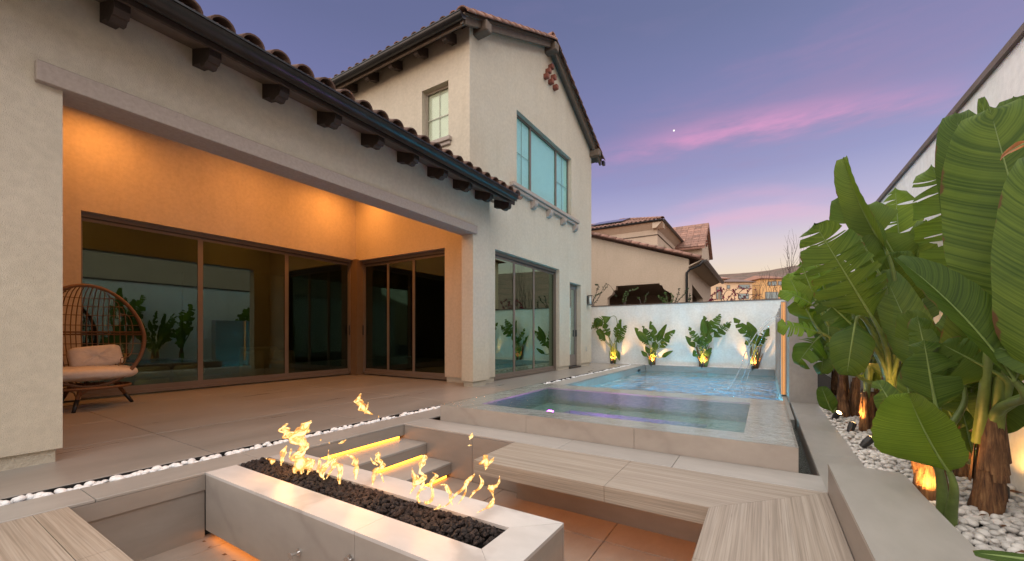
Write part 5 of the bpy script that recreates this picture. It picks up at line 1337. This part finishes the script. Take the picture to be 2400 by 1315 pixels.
big(D, [
 ((1876, 612, 6.6), (1912, 705, 6.6), 75, 3, .05, N1, .1, rd, LEAFL),
 ((1828, 680, 6.5), (1905, 715, 6.6), 66, 5, .12, (-.2, -.7, .7), .2, rd, LEAFL),
 ((1822, 762, 6.4), (1915, 778, 6.5), 74, 6, .14, (-.3, -.7, .6), .2, rd, LEAFL),
 ((1846, 640, 6.7), (1902, 748, 6.6), 85, 2, .08, N1, .1, rd, LEAFL),
 ((1870, 852, 6.5), (1920, 790, 6.6), 86, 3, .14, N1, .1, rd, LEAFL),
 ((1900, 575, 6.9), (1935, 690, 6.9), 72, 6, .05, N1, .1, rd, LEAFL),
 ((1932, 590, 7.0), (1950, 705, 7.0), 74, 5, .05, N1, .1, rd, LEAFL),
 ((1948, 832, 6.6), (1940, 730, 6.7), 86, 1, .12, N1, .1, rd),
 ((1925, 875, 6.6), (1940, 785, 6.7), 76, 1, .12, N1, .1, rd),
 ((1975, 640, 7.0), (1970, 765, 7.0), 84, 3, .05, N1, .1, rd),
 ((1925, 905, 6.7), (1950, 965, 6.7), 48, 0, .1, N1, .1, rd),
 ((1882, 700, 6.8), (1925, 790, 6.8), 80, 2, .1, N1, .1, rd, LEAFL),
], 220)
Ee = empty('bird_of_paradise', (1.1, 9.3, 0), 'farthest plant of the pebble bed, mostly hidden behind the fountain wall', 'bird of paradise plant', 'giant plants in the pebble bed')
trunk(Ee, (1.08, 9.3, -.03), (1.1, 9.3, .5), .07, .04, 20)
for k in range(9):
    a = -1.2+k*.32; tip = Vector((1.0+.22*math.sin(a*2), 9.2+.75*math.sin(a), 2.15+.2*math.cos(a*3)-.3*abs(a))); bs = Vector((1.05, 9.25+.3*math.sin(a), 1.25))
    make_leaf(Ee, bs, tip, .5, .06, N1, .1, 3, 300+k, (1.08, 9.28, .4), LEAFL if k % 2 else LEAF)
Fp = empty('bird_of_paradise', (.98, 5.95, 0), 'slender plant with long lit stalks between the torn leaf and the fountain wall', 'bird of paradise plant', 'giant plants in the pebble bed')
for k in range(3): trunk(Fp, (.93+.07*k, 5.85+.1*k, -.03), (.93+.08*k, 5.86+.1*k, .42), .045, .025, 40+k)
for k in range(9):
    a = -1.3+k*.33; bs = Vector((.97+.05*math.sin(k*2.), 5.95+.30*math.sin(a), 1.02+.2*math.cos(k*1.7))); tip = bs+Vector((-.12+.12*math.sin(k*2.3), .30*math.sin(a*1.2), .62+.16*math.sin(k*1.9)))
    make_leaf(Fp, bs, tip, .27, .06, N1, .15, (k % 3)*3, 460+k, (.97, 5.95, .25), LEAFL if k % 3 == 0 else LEAF, stalk_r=.016, taper=1.5)
uplight((.80, 5.72, .04), (.97, 5.93, .45), 'uplight at the foot of the slender plant nearest the middle of the bed', 26, spot=85)
# understorey leaves that close the bed between the trunks
U = empty('bird_of_paradise', (1.25, 4.4, 0), 'dark plant low against the white side wall between the bigger trunks', 'bird of paradise plant', 'giant plants in the pebble bed')
trunk(U, (1.25, 4.35, -.03), (1.26, 4.35, .4), .06, .04, 31)
for k in range(7):
    a = -1.4+k*.42; hgt = .9+.5*math.sin(k*2.3); bs = Vector((1.2+.05*math.sin(k), 4.35+.35*math.sin(a), .5+.15*math.cos(k))); tip = bs+Vector((-.10+.2*math.sin(k*1.7), .45*math.sin(a*1.3), hgt*.75))
    make_leaf(U, bs, tip, .34, .06, N1, .1, 1+(k % 3), 400+k, (1.25, 4.35, .25), LEAF)
V2 = empty('bird_of_paradise', (1.2, 6.0, 0), 'dark plant behind the torn leaf, in front of the side wall', 'bird of paradise plant', 'giant plants in the pebble bed')
trunk(V2, (1.2, 6.0, -.03), (1.2, 6.0, .5), .06, .04, 33)
for k in range(7):
    a = -1.4+k*.42; hgt = 1.3+.5*math.sin(k*1.9); bs = Vector((1.15, 6.0+.35*math.sin(a), .6+.2*math.cos(k))); tip = bs+Vector((-.08+.2*math.sin(k*1.7), .5*math.sin(a*1.3), hgt*.8))
    make_leaf(V2, bs, tip, .42, .06, N1, .1, 1+(k % 4), 430+k, (1.2, 6.0, .3), LEAF)
uplight((.755, 6.42, .05), (.95, 6.22, .40), 'glowing bullet uplight at the far end of the pebble bed', 45, spot=85)
uplight((.80, 4.92, .06), (1.08, 5.02, .36), 'black bullet uplight tilted at the middle plant', 45, spot=85)
uplight((.80, 3.46, .0), (.91, 3.68, .28), 'bullet uplight hidden behind the ledge under the lit trunk', 26, spot=85)
uplight((1.08, 4.92, .04), (1.2, 5.0, .35), 'small uplight between the two middle trunks', 26, spot=85)
uplight((1.30, 3.9, .02), (1.40, 4.3, .5), 'uplight washing the side wall behind the nearest plants', 10, spot=95)

# ================================================================== NEIGHBOUR HOUSES
S_NB = stucco('peach stucco', (.53, .425, .325), 60, .2)
NB = empty('neighbor_house', (-6, 20, 0), 'peach stucco neighbouring house with clay roof and dark arched opening', 'house')
YN = 19.0; XN = -2.80
def rakez(x_): return 4.30+(x_+2.36)*-.338
pts = [(XN, 0), (XN, rakez(XN)-.12), (-9.5, rakez(-9.5)-.12), (-9.5, 0)]
# facade with a stepped opening, built from vertical slices
def opn(x_):
    if x_ < -6.42 or x_ > -3.50: return None
    pts_ = [(-6.42, 2.80), (-6.38, 2.86), (-6.20, 2.98), (-6.12, 3.16), (-6.02, 3.20), (-6.0, 3.38), (-4.02, 3.38), (-4.0, 3.30), (-3.9, 3.28), (-3.84, 3.12), (-3.72, 3.02), (-3.62, 2.98), (-3.60, 2.93), (-3.50, 2.93)]
    for (a, b_), (c_, d) in zip(pts_, pts_[1:]):
        if a <= x_ <= c_: return b_+(d-b_)*(x_-a)/max(1e-6, c_-a)
xs_ = sorted({-9.5, XN, -6.42, -6.38, -6.20, -6.12, -6.02, -6.0, -4.02, -4.0, -3.9, -3.84, -3.72, -3.62, -3.60, -3.50}); m = MB()
for a, b_ in zip(xs_, xs_[1:]):
    mid = (a+b_)/2
    if opn(mid) is None: m.prism([(a, 0), (b_, 0), (b_, rakez(b_)-.1), (a, rakez(a)-.1)], YN, YN+.3, 'y')
    else: m.prism([(a, opn(a+1e-5)), (b_, opn(b_-1e-5)), (b_, rakez(b_)-.1), (a, rakez(a)-.1)], YN, YN+.3, 'y')
m.build('wall', S_NB, NB)
# return wall along y with side opening
m = MB(); m.box(XN-.3, XN, 19.301, 20.0, 0, 4.05).box(XN-.3, XN, 23.7, 27.5, 0, 4.05); m.prism([(20.0, 3.35), (23.7, 3.0), (23.7, 4.05), (20.0, 4.05)], XN-.3, XN, 'x'); m.build('wall', S_NB, NB)
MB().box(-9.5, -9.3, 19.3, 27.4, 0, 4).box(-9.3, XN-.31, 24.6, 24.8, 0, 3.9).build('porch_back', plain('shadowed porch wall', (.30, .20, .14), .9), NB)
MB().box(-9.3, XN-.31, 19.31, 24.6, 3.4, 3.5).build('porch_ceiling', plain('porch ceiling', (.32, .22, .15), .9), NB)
LR = MB().prism([(-2.2, rakez(-2.2)-.02), (-9.5, rakez(-9.5)-.02), (-9.5, rakez(-9.5)+.04), (-2.2, rakez(-2.2)+.04)], 18.93, 27.6, 'y').build('roof', CLAY, NB)
dn = Vector((-1, 0, .338)).normalized(); NBT = barrel(.185, .16, .44, .02, 8, CLAY)
for k in range(17): put(NBT, 'rake_tile', LR, Vector((-2.32, 18.86, rakez(-2.32)+.0))+dn*(k*.385), dn)
gutter((-2.18, 18.9, rakez(-2.2)), (-2.18, 27.6, rakez(-2.2)), .10, NB, (1, 0, 0))
MB().prism([(-2.28, rakez(-2.28)-.04), (XN, 4.0), (XN, 4.06), (-2.28, rakez(-2.28))], 18.95, 27.6, 'y').build('soffit', S_NB, NB)
dp0 = py(1640, 620, 18.85); dp1 = py(1605, 636, 18.93); dp2 = py(1605, 720, 18.93)
MB().tube([(-2.22, 18.85, rakez(-2.2)-.06), (-2.35, 18.88, 4.03), (-2.75, 18.92, 3.88), (-2.87, 18.93, 3.75), (-2.87, 18.93, 0)], .055, 8).build('downpipe', METALD, NB, smooth=True)
# upper storey with hip roof
UX, UY, UZ = -4.97, 23.0, 6.83
m = MB(); m.box(-14, UX, UY, UY+.3, 3.5, UZ).box(UX-.3, UX, UY+.301, 29.5, 3.5, UZ).build('wall', S_NB, NB)
MB().box(-14, UX+.04, UY-.04, 29.4, UZ-.32, UZ-.28).build('trim_band', TIMBERL, NB)
ex, ey, ez = UX+.33, UY-.33, 7.22
MB().prism([(ex, ez-.04), (UX, UZ+.001), (UX-.2, UZ+.001), (UX-.2, ez-.04)], ey, 29.6, 'y').build('soffit', S_NB, NB)
MB().prism([(ey, ez-.042), (UY, UZ+.002), (UY+.2, UZ+.002), (UY+.2, ez-.042)], -14, ex-.001, 'x').build('soffit', S_NB, NB)
MB().box(UX-.01, UX+.02, 24.6, 25.4, 5.8, 6.25).build('window', GLASSS, NB)
pit = .36
apex = (-8.2, 26.3, ez+3.3*pit)
rv = [(ex, ey, ez), (-15, ey, ez), (-15, 29.6, ez), (ex, 29.6, ez), (ex-3.3, ey+3.3, ez+3.3*pit), (-15, ey+3.3, ez+3.3*pit)]
m = MB(); m.add(rv, [(0, 1, 5, 4), (0, 4, 3), (4, 5, 2, 3), (0, 3, 2, 1)]); HR = m.build('roof', CLAY, NB)
gutter((-14, ey-.04, ez+.01), (ex+.04, ey-.04, ez+.01), .08, NB, (0, -1, 0)); gutter((ex+.04, ey-.05, ez+.01), (ex+.04, 29.6, ez+.01), .08, NB, (1, 0, 0))
du = Vector((0, 1, pit)).normalized(); NT = barrel(.105, .09, .42, .016, 5, CLAY); cnt = 0; rest = []
for i in range(24):
    x_ = ex-.14-i*.25
    for k in range(10):
        p = Vector((x_, ey, ez+.02))+du*(k*.345)
        if x_ > ex-(p.y-ey)-.05: continue
        if cnt < 215: put(NT, 'roof_tile', HR, p, du); cnt += 1
for k in range(11):
    q = Vector((-1, 1, pit)).normalized(); put(NT, 'hip_tile', HR, Vector((ex, ey, ez+.06))+q*(k*.42), q, sc=1.35)
# solar panels on the hip roof
for (x0_, k0) in ((-7.75, 0), (-7.3, 1)):
    sp0 = Vector((x0_+.5*k0-.2, ey+.75+.9*k0*0, ez+.42)); 
    a = sp0+Vector((0, .0, 0)); m = MB(); w = 1.0; h = Vector((0, 1.5, 1.5*pit)); nrm = Vector((0, -pit, 1)).normalized()*.05
    P = [a, a+Vector((-w, 0, 0)), a+Vector((-w, 0, 0))+h, a+h]; m.add([p for p in P]+[p+nrm for p in P], [(3, 2, 1, 0), (4, 5, 6, 7), (0, 1, 5, 4), (1, 2, 6, 5), (2, 3, 7, 6), (3, 0, 4, 7)])
    sp2 = m.build('solar_panel', plain('solar glass', (.05, .065, .09), .12, .3, .1, 2), HR)
# gabled wing further back
g0 = Vector((-3.4, 28.5, 0))
MB().prism([(28.4, 3), (32.4, 3), (32.4, 6.7), (30.4, 8.35), (28.4, 6.7)], -4.6, -3.4, 'x').build('gable_wall', S_NB, NB)
GR = MB().prism([(28.05, 6.52), (30.4, 8.46), (32.75, 6.52), (32.75, 6.64), (30.4, 8.60), (28.05, 6.64)], -6.6, -3.2, 'x').build('roof', CLAY, NB)
dg = Vector((0, 2.35, 1.96)).normalized()
FT = MB().cbox(-.20, .20, 0, .38, 0, .045, .006).mesh('roof_tile', CLAY)
for i in range(8):
    for k in range(10): put(FT, 'roof_tile', GR, Vector((-3.42-i*.41+(k % 2)*.0, 28.05, 6.66))+dg*(k*.30), dg-Vector((0, 0, .05)), jitter=.01)
MB().box(-3.39, -3.3, 30.25, 30.38, 7.35, 7.48).box(-3.39, -3.3, 30.45, 30.58, 7.2, 7.33).box(-3.39, -3.3, 30.25, 30.38, 7.05, 7.18).build('gable_pipe', plain('red clay', (.17, .052, .032), .8), NB)

# house over the side wall (mirrored in the patio and tower glass)
SN = empty('neighbor_house', (8, 6, 0), 'tan house beyond the tall side wall, seen mirrored in the tower glass', 'house')
MB().box(7.5, 14, -8, 27, -1, 6.9).build('wall', S_NB, SN)
MB().prism([(7.0, 6.85), (10.7, 8.3), (14.5, 6.85)], -8.5, 27.5, 'y').build('roof', CLAY, SN)
for y_ in (14.0, 17.4, 20.4, 23.5):
    w = MB().box(7.40, 7.52, y_-.55, y_+.55, 3.9, 5.5).build('window', plain('cream window trim', (.55, .48, .36), .6), SN)
    MB().box(7.37, 7.41, y_-.36, y_+.36, 4.1, 5.3).build('pane', plain('dark window pane', (.04, .05, .05), .2), w)
MB().box(7.3, 7.5, -8, 27, 2.6, 3.1).build('awning', TIMBER, SN)

# distant houses on the slope
def far_house(lab, u0, u1, vt, vb, f, roofm, wallc, wins, depth=9):
    c, s_ = math.cos(TH), math.sin(TH)
    def W3(u, v_): r_ = (u-CXP)/FPX; return Vector((f*(r_*c-s_), f*(r_*s_+c), CH+f*(HYP-v_)/FPX))
    a = W3(u0, vb); b_ = W3(u1, vb); zt_ = W3(u0, vt).z; root = empty('hillside_house', (a+b_)/2, lab, 'house')
    fw = Vector((-s_, c, 0)); ax = (b_-a).normalized(); wd = (b_-a).length
    Mx = Matrix((ax, fw, Vector((0, 0, 1)))).transposed().to_4x4(); Mx.translation = a
    def bx(nm, x0, x1, y0, y1, z0, z1, mat, par=root):
        m = MB(); vv = [(x, y, z) for z in (z0, z1) for y in (y0, y1) for x in (x0, x1)]
        m.add([Mx @ Vector(q) for q in vv], [(0,2,3,1),(4,5,7,6),(0,1,5,4),(2,6,7,3),(0,4,6,2),(1,3,7,5)]); return m.build(nm, mat, par)
    hz = zt_-a.z; wl_ = bx('wall', 0, wd, 0, depth, -4, hz, wallc)
    m = MB(); rv_ = [(-.5, -.5, hz), (wd+.5, -.5, hz), (wd+.5, depth+.5, hz), (-.5, depth+.5, hz), (wd*.25, depth/2, hz+1.3), (wd*.75, depth/2, hz+1.3), (-.5, -.5, hz+.12), (wd+.5, -.5, hz+.12), (wd+.5, depth+.5, hz+.12), (-.5, depth+.5, hz+.12)]
    m.add([Mx @ Vector(q) for q in rv_], [(0, 1, 7, 6), (1, 2, 8, 7), (2, 3, 9, 8), (3, 0, 6, 9), (0, 3, 2, 1), (6, 7, 5, 4), (7, 8, 5), (8, 9, 4, 5), (9, 6, 4)]); m.build('roof', roofm, root)
    mpx = f/FPX
    for (wu0, wu1, wv0, wv1) in wins:
        x0 = (wu0-u0)*mpx; x1 = (wu1-u0)*mpx; z0 = (vb-wv1)*mpx; z1 = (vb-wv0)*mpx
        w = bx('window', x0, x1, -.06, .01, z0, z1, FRAME); bx('pane', x0+.12, x1-.12, -.09, -.05, z0+.1, z1-.1, plain('far pane', (.25, .30, .30), .25), w)
    return root
PCH = stucco('cream house render', (.72, .52, .34), 10, .1); ORH = stucco('orange house render', (.72, .44, .20), 10, .1)
RFB = plain('grey brown roof', (.13, .085, .07), .8, 0, .2, 1)
far_house('cream two storey house in front of the hill, left of the orange one', 1699, 1763, 662, 704, 78, RFB, PCH, [(1703, 1711, 668, 677), (1731, 1757, 667, 677), (1730, 1755, 688, 701)])
far_house('orange two storey house before the hill, behind the bare twigs', 1783, 1848, 654, 706, 80, plain('clay far roof', (.22, .10, .06), .8, 0, .2, 1), ORH, [(1799, 1807, 660, 670), (1808, 1820, 659, 670), (1823, 1832, 659, 669), (1793, 1824, 684, 701)])
far_house('grey white house partly behind the orange one', 1848, 1905, 652, 706, 84, RFB, plain('grey render', (.5, .45, .38), .9), [(1855, 1863, 660, 682), (1870, 1880, 660, 682)])
far_house('narrow pale house just right of the neighbour roof', 1664, 1697, 655, 706, 52, plain('pinkish roof', (.28, .15, .11), .8, 0, .3, 2), PCH, [(1678, 1684, 672, 702), (1686, 1691, 672, 702)])

# ---- bare stems, climbers behind the end wall
TWIG = plain('bare twig bark', (.07, .05, .045), .9)
def stems(name, lab, lst, y_, spread, mat=TWIG, r=.012, cat_='bare shrub', grp=None, sd=1):
    root = empty(name, (py(lst[0][0], 700, y_).x, y_, -1.4), lab, cat_, grp); rnd = random.Random(sd)
    for (u0, u1, vt) in lst:
        a = py(u0, 712, y_); a.z = -1.0; mid = py(u0, 705, y_); tip = py(u1, vt, y_+rnd.uniform(-.3, .3)); pts = [a, mid]
        for k in range(1, 7): q = k/6; pp = mid.lerp(tip, q)+Vector((.03*math.sin(k*1.9+u0), 0, 0))*(1+q); pts.append(pp)
        m = MB(); m.tube(pts, [r*(1-.8*i/7) for i in range(8)], 5)
        for k in range(rnd.randint(1, 4)):
            q = rnd.uniform(.25, .8); s0 = mid.lerp(tip, q); e = s0+Vector((rnd.uniform(-.25, .25), rnd.uniform(-.1, .1), rnd.uniform(.25, .6)))*(tip.z-mid.z)*.5; m.tube([s0, s0.lerp(e, .5)+Vector((.03, 0, .03)), e], [r*.5, r*.35, r*.15], 4)
        m.build('stem', mat, root, smooth=True)
    return root
stems('bare_shrub', 'tall cluster of bare twigs rising above the end wall against the pink sky', [(1808, 1800, 622), (1820, 1815, 640), (1835, 1832, 605), (1842, 1852, 560), (1850, 1846, 540), (1858, 1857, 535), (1846, 1868, 548), (1862, 1861, 570), (1870, 1880, 545), (1876, 1882, 560), (1884, 1900, 530), (1888, 1904, 560), (1838, 1848, 590)], 19.5, 0, sd=4)
stems('bare_shrub', 'low thicket of thin bare twigs in front of the orange house', [(1780, 1784, 630), (1787, 1790, 640), (1796, 1795, 625), (1802, 1806, 650), (1812, 1815, 635), (1822, 1818, 650), (1828, 1830, 645), (1774, 1770, 660), (1768, 1772, 675)], 18.5, 0, sd=9, r=.010)
def sprig(lab, curves, y_, colr, cat_='climbing shrub', name='climber', leafs=26, lsz=.055, sd=2):
    root = empty(name, (py(curves[0][0][0], 700, y_).x, y_, -1.4), lab, cat_); rnd = random.Random(sd)
    lm = MB()
    for C_ in curves:
        P3 = [py(u, v_, y_) for u, v_ in C_]; a = P3[0].copy(); a.z = -1.0; pts = [a]+[Vector(q) for q in cat([tuple(p) for p in P3], 4)]
        MB().tube(pts, [.014*(1-.7*i/len(pts)) for i in range(len(pts))], 5).build('stem', TWIG, root, smooth=True)
        for k in range(leafs):
            q = rnd.uniform(.5/len(pts), 1)*(len(pts)-2); i = int(q)+1; i = min(i, len(pts)-2); p = pts[i].lerp(pts[i+1], q-int(q))
            if p.z < 1.8: continue
            d = Vector((rnd.uniform(-1, 1), rnd.uniform(-1, .4), rnd.uniform(-.4, 1))).normalized(); s_ = d.cross(Vector((rnd.uniform(-1, 1), rnd.uniform(-1, 1), .3))).normalized(); L_ = lsz*rnd.uniform(.7, 1.5)
            lm.add([p, p+d*L_*.5+s_*L_*.32, p+d*L_, p+d*L_*.5-s_*L_*.32], [(0, 1, 2, 3)])
    lm.build('foliage', colr, root, kind='stuff', fixn=False); return root
GRN = plain('small green leaves', (.07, .13, .03), .6, 0, .3, 12); GRD = plain('dark small leaves', (.03, .06, .02), .6, 0, .3, 12); MAG = plain('magenta bracts', (.22, .02, .05), .6, 0, .4, 12)
sprig('arching green climber beside the lantern at the left end of the wall', [[(1388, 710), (1396, 695), (1412, 685), (1425, 668)], [(1390, 708), (1402, 672), (1395, 668)], [(1392, 712), (1405, 695), (1418, 668), (1432, 672), (1446, 700)]], 15.6, GRD, sd=3, leafs=34)
sprig('bright green shoots in front of the dark arched opening', [[(1462, 710), (1464, 690), (1478, 682), (1497, 676)], [(1464, 710), (1462, 695), (1470, 685)], [(1466, 708), (1470, 690), (1468, 684)]], 15.7, GRN, sd=5, leafs=40)
sprig('thin yellowish shoot in the middle of the dark opening', [[(1510, 710), (1514, 695), (1521, 684)], [(1502, 710), (1498, 700), (1494, 700)]], 15.7, GRN, sd=6, leafs=12)
sprig('bushy yellow green shrub at the right end of the dark opening', [[(1560, 712), (1550, 700), (1543, 694)], [(1565, 712), (1562, 696), (1560, 686)], [(1572, 712), (1578, 700), (1574, 690)], [(1556, 712), (1556, 700), (1552, 698)]], 15.6, GRN, sd=7, leafs=44)
sprig('dark leafy shoot next to the downpipe of the neighbour', [[(1580, 712), (1588, 695), (1592, 676)], [(1584, 712), (1596, 698), (1604, 690), (1612, 676)], [(1613, 712), (1617, 700), (1615, 690)]], 15.6, GRD, sd=8, leafs=40)
sprig('bougainvillea with dark magenta bracts hanging over the wall top', [[(1698, 712), (1715, 690), (1735, 672), (1745, 680)], [(1700, 712), (1692, 690), (1690, 678), (1700, 680)], [(1720, 712), (1722, 690), (1718, 680)], [(1735, 712), (1750, 690), (1760, 676)], [(1715, 700), (1714, 706), (1716, 713)], [(1664, 708), (1672, 690), (1690, 680)], [(1660, 708), (1668, 704), (1676, 702)]], 15.4, MAG, name='bougainvillea', cat_='flowering shrub', sd=9, leafs=38, lsz=.06)
sprig('tangle of bare arching stems with few red leaves before the cream house', [[(1728, 712), (1745, 695), (1770, 690), (1792, 700)], [(1740, 712), (1730, 690), (1755, 672), (1790, 668)], [(1760, 712), (1775, 690), (1768, 678)], [(1690, 705), (1705, 680), (1730, 690), (1750, 712)], [(1750, 712), (1765, 695), (1785, 690)]], 16.2, MAG, name='bramble', cat_='shrub', sd=10, leafs=7, lsz=.05)

# cycles quality hints
scene.render.engine = 'CYCLES'
cy = scene.cycles; cy.max_bounces = 10; cy.transparent_max_bounces = 24; cy.caustics_reflective = False; cy.caustics_refractive = False
cy.sample_clamp_indirect = 4.0; cy.use_denoising = True
